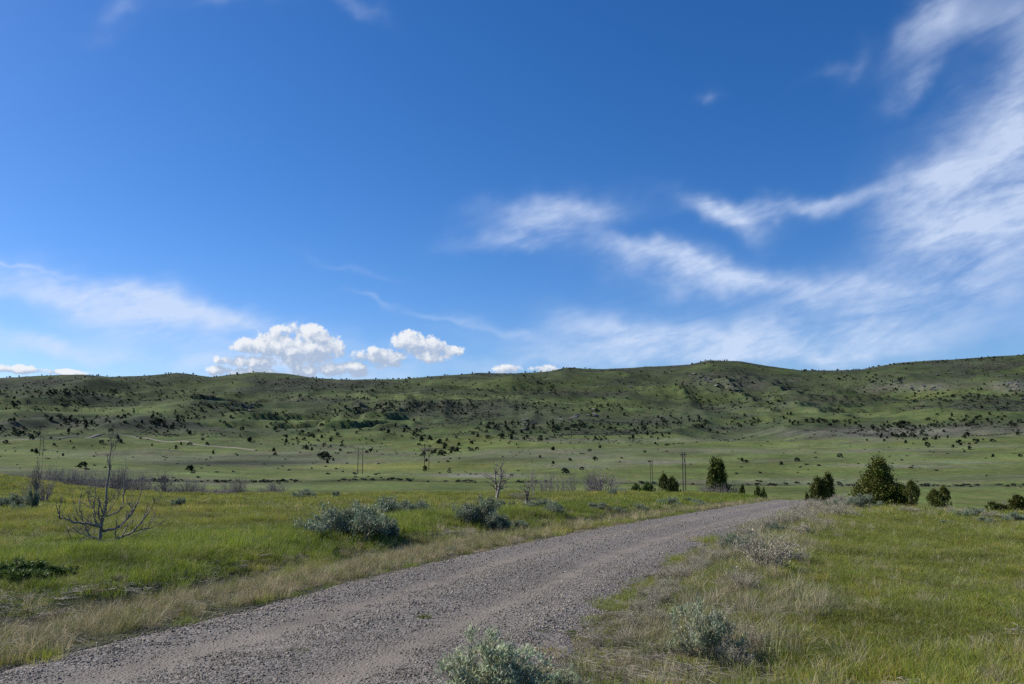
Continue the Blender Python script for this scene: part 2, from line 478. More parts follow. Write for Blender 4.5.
def ground_colour(x, y, z, S):
    r = np.hypot(x, y); az = np.arctan2(x, y)
    te = (z - EYE) / r
    n1 = fbm(x / 3.2, y / 3.2, 61, 4); n2 = fbm(x / 11, y / 11, 62, 4); n3 = fbm(x / 1.1, y / 1.1, 63, 3)
    # near
    wy = np.maximum(sst(n2 + .3 * n1, -.25, .25), sst(-S, 10, 18) * .85)[..., None]
    left = (S < 0)[..., None]
    grass = np.where(left, G_lush * (1 - .55 * wy) + G_yel * .55 * wy, G_yel * .95 * (1 - .25 * wy) + G_lush * .25 * wy)
    wst = sst(n1 + .6 * n3, .15, .6)[..., None]
    grass = grass * (1 - .45 * wst) + G_straw * .8 * .45 * wst
    aS = np.abs(S)
    verge = np.where(S < 0, 1 - sst(-S, 4.0, 5.6), 1 - sst(S + .9 * n1, 3.2, 4.8))[..., None]
    vcol = G_straw * .62 * (1 - sst(n3, -.2, .4)[..., None]) + G_soil * sst(n3, -.2, .4)[..., None]
    near = grass * (1 - .85 * verge) + vcol * .85 * verge
    dit = np.exp(-((S + 4.3) / .5) ** 2)[..., None] * .7
    near = near * (1 - dit) + G_soil * .55 * dit
    near = near * .8
    # far
    m1 = fbm(x / 170, y / 90, 71, 5, .6); m2 = fbm(x / 40, y / 40, 72, 5, .6)
    mead = G_mead * (1 + .0 * m1[..., None])
    k = sst(m1 + .5 * m2, -.1, .45)[..., None]
    mead = mead * (1 - .5 * k) + G_grey * .72 * .5 * k
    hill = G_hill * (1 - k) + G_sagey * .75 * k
    kd = sst(m2 - .4 * m1, .12, .4)[..., None]
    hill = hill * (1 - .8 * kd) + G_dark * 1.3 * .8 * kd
    kb = sst(-m1 + .5 * m2, .0, .35)[..., None]
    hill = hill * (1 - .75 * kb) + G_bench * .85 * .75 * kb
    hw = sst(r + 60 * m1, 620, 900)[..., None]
    far = mead * (1 - hw) + hill * hw * (1 - .12 * sst(r, 1200, 1700))[..., None]  # hill colour carries the painted cloud shade, slightly darker with distance
    for (px, py, hx, hy, col, s) in PATCH:
        a0, t0 = pix(px, py); a1, _ = pix(px + hx, py); _, t1 = pix(px, py - hy)
        q = ((az - a0) / (a1 - a0)) ** 2 + ((te + .0016 * m2 - t0) / (t1 - t0)) ** 2
        w = (np.exp(-np.power(np.maximum(q, 1e-9), 1.3)) * min(1, s * 1.2) * np.clip(1.0 + .7 * m2, .4, 1.0) * (r > 120))[..., None]
        far = far * (1 - w) + col * w
    # narrow dark cut bank across the valley floor
    cut = np.exp(-((r - 272 - 5 * vnoise(az * 20, az * 0, 81)) / 6.5) ** 2)[..., None] * .8
    far = far * (1 - cut) + G_dark * 1.3 * cut
    w = sst(r, 70, 125)[..., None]
    return np.clip(near * (1 - w) + far * w, .01, .6)


# ------------------------------------------------------------------ ground sheet
def build_ground():
    azf = np.radians(np.linspace(-46, 46, 640))
    azo = np.radians(np.concatenate([np.arange(-180, -46, 3.0), np.arange(48, 180, 3.0)]))
    az = np.sort(np.concatenate([azf, azo]))
    rr = np.exp(np.linspace(math.log(.8), math.log(9000), 1050))
    A, R = np.meshgrid(az, rr)
    x = R * np.sin(A); y = R * np.cos(A)
    S = road_s(x, y)
    z = terrain(x, y, S)
    z = z - 0.05 * (np.abs(S) < HALF + .0)       # the roadbed sits in the sheet
    # cut bank
    cut = np.exp(-((R - 272 - 5 * vnoise(A * 20, A * 0, 81)) / 4.0) ** 2)
    z = z - 0.9 * cut * (R > 200)
    col = ground_colour(x, y, z, S)
    nr, na = x.shape
    V = np.stack([x, y, z], -1).reshape(-1, 3)
    V = np.vstack([V, [[0, 0, 0]]])
    colv = np.vstack([col.reshape(-1, 3), [G_yel]])
    i = np.arange(nr - 1)[:, None] * na + np.arange(na)[None]
    j = np.arange(nr - 1)[:, None] * na + (np.arange(na)[None] + 1) % na
    Q = np.stack([i, i + na, j + na, j], -1).reshape(-1, 4)[:, ::-1]
    k = np.arange(na)
    T = np.stack([np.full(na, len(V) - 1), (k + 1) % na, k], -1)[:, ::-1]
    me = mesh_from('ground', V, [Q, T], M_ground, True, {'gcol': colv})
    o = obj('ground', me); tag(o, 'grassy valley floor rising into green sage covered hills', 'ground', kind='structure')


build_ground()

# ------------------------------------------------------------------ gravel road
def road_frame():
    d = np.gradient(RLINE, axis=0); d /= np.linalg.norm(d, axis=1)[:, None]
    L = np.concatenate([[0], np.cumsum(np.linalg.norm(np.diff(RLINE, axis=0), axis=1))])
    return d, L


RD, RL = road_frame()


def road_point(t, s):
    x = np.interp(t, RL, RLINE[:, 0]); y = np.interp(t, RL, RLINE[:, 1])
    dx = np.interp(t, RL, RD[:, 0]); dy = np.interp(t, RL, RD[:, 1])
    return x + dy * s, y - dx * s


def road_z(x, y, s):
    crown = .05 * (1 - (s / HALF) ** 2)
    rut = -.03 * np.exp(-((np.abs(s + .1) - .85) / .28) ** 2)
    ridge = .025 * np.exp(-((s + .1) / .25) ** 2) + .03 * np.exp(-((np.abs(s) - 1.75) / .22) ** 2)
    return terrain(x, y, np.asarray(s, float)) + crown + rut + ridge + .02 * fbm(x / .9, y / .9, 91, 3) + .004


def fines_of(x, y, s):
    return np.clip(.12 + .80 * np.exp(-((np.abs(s + .1 + .12 * vnoise(y / 5, x / 5, 98)) - .9) / .33) ** 2) + .30 * fbm(x / 1.5, y / 1.5, 92, 4), 0, 1)


def build_road():
    t = np.concatenate([np.arange(30, RL[-1] * .42, .4), np.arange(RL[-1] * .42, RL[-1] - 6, .15)])
    ta = np.searchsorted(RL, 0)
    u = np.linspace(-1, 1, 61)
    T, U = np.meshgrid(t, u, indexing='ij')
    wl = HALF + .22 * fbm(T / .8, T * 0, 95, 4) + .12; wr = HALF + .35 * fbm(T / .9, T * 0 + 9, 96, 4) + .25
    s = np.where(U < 0, U * wl, U * wr)
    x, y = road_point(T, s)
    z = road_z(x, y, s)
    edge = sst(np.abs(U), .93, 1)
    z = z - edge * .09
    n, m = x.shape
    i = np.arange(n - 1)[:, None] * m + np.arange(m - 1)[None]
    Q = np.stack([i, i + 1, i + m + 1, i + m], -1).reshape(-1, 4)
    V = np.stack([x, y, z], -1).reshape(-1, 3)
    me = mesh_from('gravel_road', V, Q[:, ::-1], M_gravel, True, {'fines': fines_of(x, y, s).ravel()})
    o = obj('gravel_road', me); tag(o, 'grey gravel road curving away over the rise', 'road', kind='structure')


build_road()

# far road on the left slope
def build_far_road():
    P = [(-40, 442), (0, 441), (60, 438.5), (98, 435), (112, 434), (135, 437.5), (160, 441), (195, 444.5), (225, 447.5), (256, 450.5)]
    pts = np.array([cast(*p)[:2] for p in P])
    line = catmull(pts, 40)
    d = np.gradient(line, axis=0); d /= np.linalg.norm(d, axis=1)[:, None]
    s = np.linspace(-1.7, 1.7, 7)
    x = line[:, 0][:, None] + d[:, 1][:, None] * s; y = line[:, 1][:, None] - d[:, 0][:, None] * s
    z = terrain(x, y) + .45
    z[:, 0] -= 1.2; z[:, -1] -= 1.2
    n, m = x.shape
    i = np.arange(n - 1)[:, None] * m + np.arange(m - 1)[None]
    Q = np.stack([i, i + 1, i + m + 1, i + m], -1).reshape(-1, 4)
    V = np.stack([x, y, z], -1).reshape(-1, 3)
    me = mesh_from('far_road', V, Q[:, ::-1], M_gravel, True, {'fines': np.full(len(V), 1.0)})
    o = obj('far_road', me); tag(o, 'pale dirt road crossing the far slope at the foot of the hills', 'road', kind='structure')


build_far_road()

# ------------------------------------------------------------------ scatter (only for ground cover nobody could count)
def proto_collection(name, meshes):
    c = bpy.data.collections.new(name)
    for i, me in enumerate(meshes):
        o = bpy.data.objects.new(me.name, me); c.objects.link(o)
    return c


def scatter(name, coll, P, rot, scl, idx, tint, label, cat, mat):
    me = bpy.data.meshes.new(name)
    n = len(P)
    me.vertices.add(n); me.vertices.foreach_set('co', np.asarray(P, np.float32).ravel())
    a = me.attributes.new('rot', 'FLOAT_VECTOR', 'POINT'); a.data.foreach_set('vector', np.asarray(rot, np.float32).ravel())
    scl = np.asarray(scl, np.float32)
    if scl.ndim == 1: scl = np.stack([scl] * 3, -1)
    a = me.attributes.new('scl', 'FLOAT_VECTOR', 'POINT'); a.data.foreach_set('vector', scl.ravel())
    a = me.attributes.new('idx', 'INT', 'POINT'); a.data.foreach_set('value', np.asarray(idx, np.int32))
    t4 = np.hstack([np.asarray(tint, np.float32), np.ones((n, 1), np.float32)])
    a = me.attributes.new('tint', 'FLOAT_COLOR', 'POINT'); a.data.foreach_set('color', t4.ravel())
    me.materials.append(mat)
    o = obj(name, me)
    g = bpy.data.node_groups.new(name + '_scatter', 'GeometryNodeTree')
    g.interface.new_socket('Geometry', in_out='INPUT', socket_type='NodeSocketGeometry')
    g.interface.new_socket('Geometry', in_out='OUTPUT', socket_type='NodeSocketGeometry')
    gi = g.nodes.new('NodeGroupInput'); go = g.nodes.new('NodeGroupOutput')
    ci = g.nodes.new('GeometryNodeCollectionInfo'); ci.inputs[0].default_value = coll
    ci.inputs['Separate Children'].default_value = True; ci.inputs['Reset Children'].default_value = True
    ip = g.nodes.new('GeometryNodeInstanceOnPoints'); ip.inputs['Pick Instance'].default_value = True

    def na(nm, dt):
        k = g.nodes.new('GeometryNodeInputNamedAttribute'); k.data_type = dt; k.inputs[0].default_value = nm
        return [s for s in k.outputs if s.enabled and s.name == 'Attribute'][0]
    er = g.nodes.new('FunctionNodeEulerToRotation')
    g.links.new(na('rot', 'FLOAT_VECTOR'), er.inputs[0])
    g.links.new(gi.outputs[0], ip.inputs['Points']); g.links.new(ci.outputs[0], ip.inputs['Instance'])
    g.links.new(na('idx', 'INT'), ip.inputs['Instance Index']); g.links.new(er.outputs[0], ip.inputs['Rotation'])
    g.links.new(na('scl', 'FLOAT_VECTOR'), ip.inputs['Scale']); g.links.new(ip.outputs[0], go.inputs[0])
    md = o.modifiers.new('scatter', 'NODES'); md.node_group = g
    tag(o, label, cat, kind='stuff')
    return o


def blade_mesh(name, n, rad, hmin, hmax, w, lean, mat, colA, colB, seed, straw_frac=0., strawc=None, seedheads=False):
    R = np.random.default_rng(seed)
    rr = rad * np.sqrt(R.random(n)); th = R.random(n) * 2 * np.pi
    bx = rr * np.cos(th); by = rr * np.sin(th)
    h = hmin + (hmax - hmin) * R.random(n) ** 1.3
    fa = R.random(n) * 2 * np.pi
    ld = np.stack([np.cos(th) * rr / rad * .5 + R.normal(0, .6, n), np.sin(th) * rr / rad * .5 + R.normal(0, .6, n)], -1) * lean
    ww = w * (.6 + .8 * R.random(n))
    px, py = np.cos(fa) * ww / 2, np.sin(fa) * ww / 2
    V = np.zeros((n, 7, 3))
    for k, (f, wf) in enumerate([(0, 1), (.4, .85), (.75, .5)]):
        off = ld * (f ** 2)[..., None] if False else ld * f * f
        cx = bx + off[:, 0] * h; cy = by + off[:, 1] * h; cz = h * f * (1 - .25 * f * np.minimum(1, np.hypot(ld[:, 0], ld[:, 1])))
        V[:, k * 2] = np.stack([cx - px * wf, cy - py * wf, cz], -1); V[:, k * 2 + 1] = np.stack([cx + px * wf, cy + py * wf, cz], -1)
    cx = bx + ld[:, 0] * h; cy = by + ld[:, 1] * h; cz = h * (1 - .25 * np.minimum(1, np.hypot(ld[:, 0], ld[:, 1])))
    V[:, 6] = np.stack([cx, cy, cz], -1); V[:, :2, 2] -= .02
    b = np.arange(n)[:, None] * 7
    Q = np.vstack([b + np.array([[0, 1, 3, 2]]), b + np.array([[2, 3, 5, 4]])]); T = b + np.array([[4, 5, 6]])
    mixv = R.random((n, 1)); c = np.array(colA) * (1 - mixv) + np.array(colB) * mixv
    if straw_frac > 0:
        k = R.random(n) < straw_frac; c[k] = np.array(strawc) * (.7 + .5 * R.random((k.sum(), 1)))
    c = np.repeat(c, 7, 0)
    return mesh_from(name, V.reshape(-1, 3), [Q, T], mat, False, {'bc': c})


def wedge(n, r0, r1, amax=44):
    r = np.sqrt(r0 ** 2 + (r1 ** 2 - r0 ** 2) * rng.random(n)); a = np.radians(-amax + 2 * amax * rng.random(n))
    return r * np.sin(a), r * np.cos(a)


green = [blade_mesh('grass_tuft', 95, .14, .04, .17, .0038, .6, M_grass, (.158, .208, .028), (.245, .250, .048), 100 + i, .12, (.33, .29, .17)) for i in range(5)]
coarse = [blade_mesh('grass_clump', 60, .42, .08, .22, .016, .5, M_grass, (.158, .203, .032), (.245, .250, .052), 120 + i, .12, (.33, .29, .17)) for i in range(4)]
straw = [blade_mesh('straw_tuft', 55, .10, .10, .34, .0035, .7, M_straw, (.33, .285, .18), (.46, .41, .29), 140 + i, .15, (.14, .17, .05)) for i in range(5)]
strawc = [blade_mesh('straw_clump', 50, .35, .10, .32, .012, .6, M_straw, (.31, .27, .17), (.43, .38, .27), 160 + i, .2, (.14, .17, .05)) for i in range(3)]
c_green = proto_collection('grass_tufts', green); c_coarse = proto_collection('grass_clumps', coarse)
c_straw = proto_collection('straw_tufts', straw); c_strawc = proto_collection('straw_clumps', strawc)


def tilt(n, a=.12):
    return np.stack([rng.normal(0, a, n), rng.normal(0, a, n), rng.random(n) * 6.283], -1)


def grass_fields():
    # where: near and far rings
    for (nm, coll, n, r0, r1, s0, nv) in (('grass', c_green, 36000, 3.0, 17, 1.0, 5), ('grass', c_green, 62000, 17, 42, 1.45, 5), ('grass', c_coarse, 52000, 38, 112, 1.15, 4)):
        x, y = wedge(n, r0, r1)
        S = road_s(x, y); r = np.hypot(x, y)
        n1 = fbm(x / 3.2, y / 3.2, 61, 4); n2 = fbm(x / 11, y / 11, 62, 4); n3 = fbm(x / 1.1, y / 1.1, 63, 3); n5 = fbm(x / .45, y / .45, 64, 2)
        dL = sst(-S + .9 * n3 + .7 * n1, 4.6, 6.6) + .14 * sst(-S + .5 * n3, 2.0, 2.7); nr_ = 1 - sst(r, 8, 12); dR = sst(S + .9 * n1 - .5 * nr_, 3.3, 4.6) + (.45 - .30 * nr_) * sst(S + .5 * n3 + .4 * n1, 2.0, 2.9)
        dens = np.where(S < 0, dL, dR) * np.clip(1.0 - .55 * sst(n3 + .5 * n1, .12, .5) - .5 * sst(n5, .05, .4), .08, 1)
        dens = np.minimum(dens, 1)
        k = rng.random(n) < dens
        x, y, S, n1, n2, n3, n5, r = (q[k] for q in (x, y, S, n1, n2, n3, n5, r)); m = len(x)
        z = terrain(x, y, S)
        lush = np.where(S < 0, 1 - .7 * sst(n2 + .3 * n1, -.2, .3), .25 + .3 * sst(n1, 0, .5))
        band = np.exp(-((S + 7.5) / 2.6) ** 2) * (S < 0)
        lush = np.clip(lush * (1 - .75 * sst(-S, 10, 18)) + .6 * band, 0, 1)
        hgt = np.where(S < 0, .62 + .5 * band + .5 * n2 + 1.1 * sst(n3, .05, .4) * sst(n1, -.3, .2), .42 + .25 * n1 + .5 * sst(n3, .05, .45))
        sc = s0 * (.7 + .6 * rng.random(m))
        scl = np.stack([sc, sc, sc * np.clip(hgt, .35, 1.8)], -1)
        tA = np.array([.86, 1.0, .66]); tB = np.array([1.04, 1.02, .90])
        t = (tA * lush[:, None] + tB * (1 - lush[:, None])) * (1 + .30 * n1[:, None] + .35 * n3[:, None] + .12 * rng.normal(0, 1, (m, 1)).clip(-2, 2))
        dry = (rng.random(m) < .10 + .25 * sst(n3 + n1, .2, .8))[:, None]
        t = np.where(dry, t * np.array([1.5, 1.15, 1.5]), t)
        scatter(nm, coll, np.stack([x, y, z], -1), tilt(m), scl, rng.integers(0, nv, m), t.clip(.3, 2.2), 'green and yellowing meadow grass on both sides of the gravel road', 'grass', M_grass)
    for (nm, coll, n, r0, r1, s0, nv) in (('dry_grass', c_straw, 27000, 3.0, 22, .9, 5), ('dry_grass', c_straw, 30000, 22, 60, 1.35, 5), ('dry_grass', c_strawc, 9000, 50, 100, 1.1, 3)):
        x, y = wedge(n, r0, r1)
        if nm: # keep most of the effort by the road
            pass
        S = road_s(x, y)
        n1 = fbm(x / 3.2, y / 3.2, 61, 4); n3 = fbm(x / 1.1, y / 1.1, 63, 3); n7 = fbm(x / 2.1, y / 2.1, 66, 3)
        vL = sst(-S + .15 * n3, 2.25, 2.7) * (1 - .75 * sst(-S + .6 * n1, 3.6, 4.4) - .25 * sst(-S + .9 * n1, 5.5, 7.5)); vR = sst(S + .5 * n3, 2.5, 3.1) * (1 - sst(S + .8 * n1, 4.2, 5.6))
        dens = np.where(S < 0, vL * np.clip(.85 + .5 * n7, .3, 1), vR * np.clip(.20 + .8 * n7 + .5 * sst(np.hypot(x, y), 14, 24), .05, 1)) + .22 * sst(np.abs(S), 4.5, 6) * sst(n3 + n1, -.05, .6) + .06 * sst(np.abs(S), 2.9, 4) + .10 * sst(-S, 9, 14) * sst(np.abs(S), 4.5, 6)
        k = rng.random(n) < dens
        x, y, S, n3 = x[k], y[k], S[k], n3[k]; m = len(x)
        z = terrain(x, y, S)
        sc = s0 * (.6 + .6 * rng.random(m)) * np.where(np.abs(S) < 5, 1.0, .8)
        scl = np.stack([sc, sc, sc * np.where(S < 0, .85, .95) * (.6 + .7 * rng.random(m))], -1)
        t = np.where((S < 0)[:, None], np.array([1.12, 1.03, .86]), np.array([1.0, .97, .9])) * (1 + .25 * rng.normal(0, 1, (m, 1)).clip(-2, 2))
        grn = (rng.random(m) < .3)[:, None]; t = np.where(grn, t * np.array([.62, .75, .5]), t)
        scatter(nm, coll, np.stack([x, y, z], -1), tilt(m, .2), scl, rng.integers(0, nv, m), t, 'straw coloured dry grass along the road verges', 'dry grass', M_straw)


grass_fields()


# flat litter: fallen stalks and twigs on the verges
def stalk_mesh(name, n, seed):
    R = np.random.default_rng(seed); V = []; Q = []
    cols = []
    for i in range(n):
        p = np.array([*R.normal(0, .13, 2), .012 + .03 * R.random()]); a = R.random() * 6.28; L = .06 + .22 * R.random()
        d = np.array([math.cos(a), math.sin(a), R.normal(0, .12)]); w = np.array([-math.sin(a), math.cos(a), 0]) * .0022
        up = np.array([0, 0, .003]); b = len(V); q = p + d * L * .5 + np.array([*R.normal(0, .012, 2), .01]); e = p + d * L
        for c in (p, q, e): V += [c - w, c + w, c + up]
        for k in (0, 3):
            Q += [(b + k, b + k + 3, b + k + 5, b + k + 2), (b + k + 1, b + k + 2, b + k + 5, b + k + 4)]
        cc = np.array([.36, .32, .25]) * (.6 + .6 * R.random()); cols += [cc] * 9
    return mesh_from(name, np.array(V), np.array(Q), M_straw, False, {'bc': np.array(cols)})


c_lit = proto_collection('litter_tufts', [stalk_mesh('fallen_stalks', 26, 300 + i) for i in range(4)])
x, y = wedge(16000, 4.2, 26); S = road_s(x, y); n1 = fbm(x / 1.4, y / 1.4, 68, 3)
k = rng.random(len(x)) < (np.where(S > 0, .55 * sst(S, 2.1, 2.9) * (1 - sst(S, 3.8, 5.0)), sst(-S, 2.3, 2.8) * (1 - sst(-S, 4.8, 5.6))) * np.clip(.6 + n1, .05, 1) + .02 * (np.abs(S) > 4))
x, y, S = x[k], y[k], S[k]; m = len(x)
scatter('plant_litter', c_lit, np.stack([x, y, terrain(x, y, S)], -1), tilt(m, .08), .5 + .5 * rng.random(m), rng.integers(0, 4, m), np.full((m, 3), .9) * (1 + .2 * rng.normal(0, 1, (m, 1)).clip(-2, 2)),
        'grey and straw coloured fallen stalks lying on the road verges', 'plant litter', M_straw)


# ------------------------------------------------------------------ loose gravel
def ico(sub=1):
    import bmesh
    bm = bmesh.new(); bmesh.ops.create_icosphere(bm, subdivisions=sub, radius=1)
    V = np.array([v.co[:] for v in bm.verts]); Fc = np.array([[v.index for v in f.verts] for f in bm.faces]); bm.free()
    return V, Fc


ICO = {k: ico(k) for k in (1, 2, 3, 4)}


def stone_mesh(name, seed):
    R = np.random.default_rng(seed); V, Fc = ICO[2]; V = V.copy()
    for k in range(7):   # chop with random planes: angular crushed stone
        nrm = R.normal(0, 1, 3); nrm /= np.linalg.norm(nrm); d = .45 + .35 * R.random()
        t = V @ nrm - d; V = V - np.where(t > 0, t, 0)[:, None] * nrm
    V = V * np.array([1, .75 + .2 * R.random(), .5 + .25 * R.random()])
    return mesh_from(name, V, Fc, M_stone)


c_stone = proto_collection('road_stones', [stone_mesh('stone', 400 + i) for i in range(7)])


def gravel():
    P = []; SC = []
    for (r0, r1, n, s0) in ((3.2, 9, 68000, .0050), (9, 16, 70000, .0068), (16, 32, 66000, .0095), (32, 66, 34000, .0145)):
        x, y = wedge(n * 2, r0, r1, 42); S = road_s(x, y)
        n1 = fbm(x / .8, y / .8, 97, 3)
        f = fines_of(x, y, S)
        d = (1 - sst(np.abs(S) + .25 * n1, 2.15, 2.75)) * np.clip(1.15 - 1.1 * f, .06, 1) + .03 * (1 - sst(np.abs(S), 3, 4.5))
        k = rng.random(len(x)) < d
        x, y, S = x[k], y[k], S[k]
        s = s0 * np.exp(rng.normal(0, .5, len(x))).clip(.3, 3)
        z = np.where(np.abs(S) < HALF, road_z(x, y, np.clip(S, -HALF, HALF)), terrain(x, y, S)) + s * .15
        P.append(np.stack([x, y, z], -1)); SC.append(s)
    P = np.vstack(P); SC = np.concatenate(SC); m = len(P)
    g = .20 * np.exp(rng.normal(0, .36, (m, 1))).clip(.35, 2.3)
    t = g * np.array([1.12, .97, .74]) * (1 + .05 * rng.normal(0, 1, (m, 3)))
    rot = np.stack([rng.normal(0, .5, m), rng.normal(0, .5, m), rng.random(m) * 6.28], -1)
    scatter('loose_gravel', c_stone, P, rot, SC, rng.integers(0, 7, m), t.clip(.05, .6), 'loose grey crushed stones covering the road surface', 'gravel', M_stone)


gravel()


# ------------------------------------------------------------------ branches
def tubes(paths, sides=5):
    """paths: list of (pts (k,3), radii (k,)) -> V, F"""
    V = []; Fq = []; b = 0
    for pts, rad in paths:
        pts = np.asarray(pts, float); rad = np.asarray(rad, float); k = len(pts)
        d = np.gradient(pts, axis=0); d /= (np.linalg.norm(d, axis=1)[:, None] + 1e-9)
        ref = np.where(np.abs(d[:, 2:3]) > .9, np.array([[1., 0, 0]]), np.array([[0, 0, 1.]]))
        a = np.cross(d, ref); a /= (np.linalg.norm(a, axis=1)[:, None] + 1e-9); c = np.cross(d, a)
        th = np.arange(sides) * 2 * np.pi / sides
        ring = pts[:, None] + rad[:, None, None] * (np.cos(th)[None, :, None] * a[:, None] + np.sin(th)[None, :, None] * c[:, None])
        V.append(ring.reshape(-1, 3))
        i = np.arange(k - 1)[:, None] * sides + np.arange(sides)[None]; j = np.arange(k - 1)[:, None] * sides + (np.arange(sides)[None] + 1) % sides
        Fq.append(np.stack([i, j, j + sides, i + sides], -1).reshape(-1, 4) + b); b += k * sides
    return np.vstack(V), np.vstack(Fq)


def wander(R, p, d, L, n, curl, up):
    pts = [np.array(p, float)]; d = np.array(d, float); d /= np.linalg.norm(d)
    for i in range(n):
        d = d + R.normal(0, curl, 3) + np.array([0, 0, up]); d /= np.linalg.norm(d)
        pts.append(pts[-1] + d * L / n)
    return np.array(pts)


def branch_out(R, paths, pts, r0, r1, level, nb, frac, curl, up, spread=.8):
    k = len(pts); rad = np.linspace(r0, r1, k); paths.append((pts, rad))
    if level <= 0: return
    L = np.linalg.norm(np.diff(pts, axis=0), axis=1).sum()
    for i in range(nb):
        t = .2 + .75 * R.random(); q = t * (k - 1); a = int(q); f = q - a; a2 = min(a + 1, k - 1)
        p = pts[a] * (1 - f) + pts[a2] * f; d = pts[a2] - pts[max(a - 1, 0)]; d = d / (np.linalg.norm(d) + 1e-9)
        d = d + R.normal(0, spread, 3) * .8 + np.array([0, 0, .25])
        rr = (r0 + (r1 - r0) * t)
        sub = wander(R, p, d, L * frac * (.5 + .8 * R.random()) * (1.1 - .5 * t), max(3, k - 2), curl, up)
        branch_out(R, paths, sub, rr * .6, max(rr * .2, r1 * .7), level - 1, max(2, nb - 2), frac, curl, up, spread)


def bare_bush_mesh(name, seed, n_main, width, level=2, nb=6, r0=.02, upright=.15, mat=None, thick=1.0):
    """unit height bush of bare stems"""
    R = np.random.default_rng(seed); paths = []
    for i in range(n_main):
        a = R.random() * 6.283; q = width * math.sqrt(R.random()); d = np.array([math.cos(a) * q, math.sin(a) * q, .8])
        p = np.array([math.cos(a), math.sin(a), 0]) * .1 * width * R.random()
        pts = wander(R, p, d, .75 + .35 * R.random(), 7, .10, upright)
        branch_out(R, paths, pts, r0 * (.6 + .6 * R.random()), r0 * .18, level, nb, .42, .14, .06)
    V, Fq = tubes(paths, 4)
    V = V / max(V[:, 2].max(), 1e-6); V[:, 2] -= .0
    return mesh_from(name, V, Fq, mat or M_willow)


# ------------------------------------------------------------------ leaf clouds
def leaves(R, centers, dirs, n_per, spread, size, asp, colr, tri=True):
    """elongated leaf faces round each centre; colour varies per clump and per leaf"""
    k = len(centers); n = k * n_per
    c = np.repeat(centers, n_per, 0) + R.normal(0, 1, (n, 3)) * np.repeat(np.atleast_1d(spread) * np.ones(k), n_per)[:, None]
    d = np.repeat(dirs, n_per, 0) + R.normal(0, .55, (n, 3)); d /= np.linalg.norm(d, axis=1)[:, None]
    s = R.normal(0, 1, (n, 3)); s = np.cross(d, s); s /= np.linalg.norm(s, axis=1)[:, None] + 1e-9
    L = size * (.6 + .8 * R.random((n, 1))); W = L * asp
    V = np.stack([c - s * W * .5, c + d * L * .5 - s * W * .1, c + d * L, c + d * L * .45 + s * W * .5], 1)
    V[:, 1] = c + d * L * .5 - s * W * .5
    V[:, 0] = c
    Q = np.arange(n)[:, None] * 4 + np.array([[0, 1, 2, 3]])
    cl = colr[0] + (colr[1] - colr[0]) * R.random((k, 1)); cl = np.repeat(cl, n_per, 0) * (.8 + .4 * R.random((n, 1)))
    hue = np.repeat(R.normal(0, .06, (k, 3)), n_per, 0)
    col = np.repeat(np.clip(cl * (1 + hue), .05, 3), 4, 0)
    return V.reshape(-1, 3), Q, col


def sage_meshes(seed, n_stem=16, per=34, flat=.8, leaf=.045, leafmat=None, dead=.15, clump=.055):
    """unit radius sagebrush: twisting stems, grey leaf clumps at their tips. Returns (branches, foliage)"""
    R = np.random.default_rng(seed); paths = []; tips = []; td = []
    for i in range(n_stem):
        a = R.random() * 6.283; e = R.random() ** .6 * 1.15
        d = np.array([math.cos(a) * math.sin(e), math.sin(a) * math.sin(e), math.cos(e) * 1.0])
        L = (.75 + .4 * R.random()); pts = wander(R, (R.normal(0, .05), R.normal(0, .05), 0), d, L, 7, .16, .05)
        sub = []
        branch_out(R, sub, pts, .022, .006, 2, 6, .42, .2, .08, .9)
        paths += sub
        for (q, rd) in sub:
            if R.random() < dead: continue
            for t in (len(q) - 1, len(q) - 2):
                tips.append(q[t]); dd = q[t] - q[t - 1]; td.append(dd / (np.linalg.norm(dd) + 1e-9) * .7 + np.array([0, 0, .5]))
    V, Fq = tubes(paths, 4); V[:, 2] *= flat
    br = mesh_from('branches', V, Fq, M_twig)
    tips = np.array(tips); td = np.array(td); tips[:, 2] *= flat; tips[:, 2] = np.maximum(tips[:, 2], .03)
    V, Q, c = leaves(R, tips, td, per, clump, leaf, .32, (.62, 1.3))
    fo = mesh_from('foliage', V, Q, leafmat or M_sage, False, {'bc': c})
    return br, fo


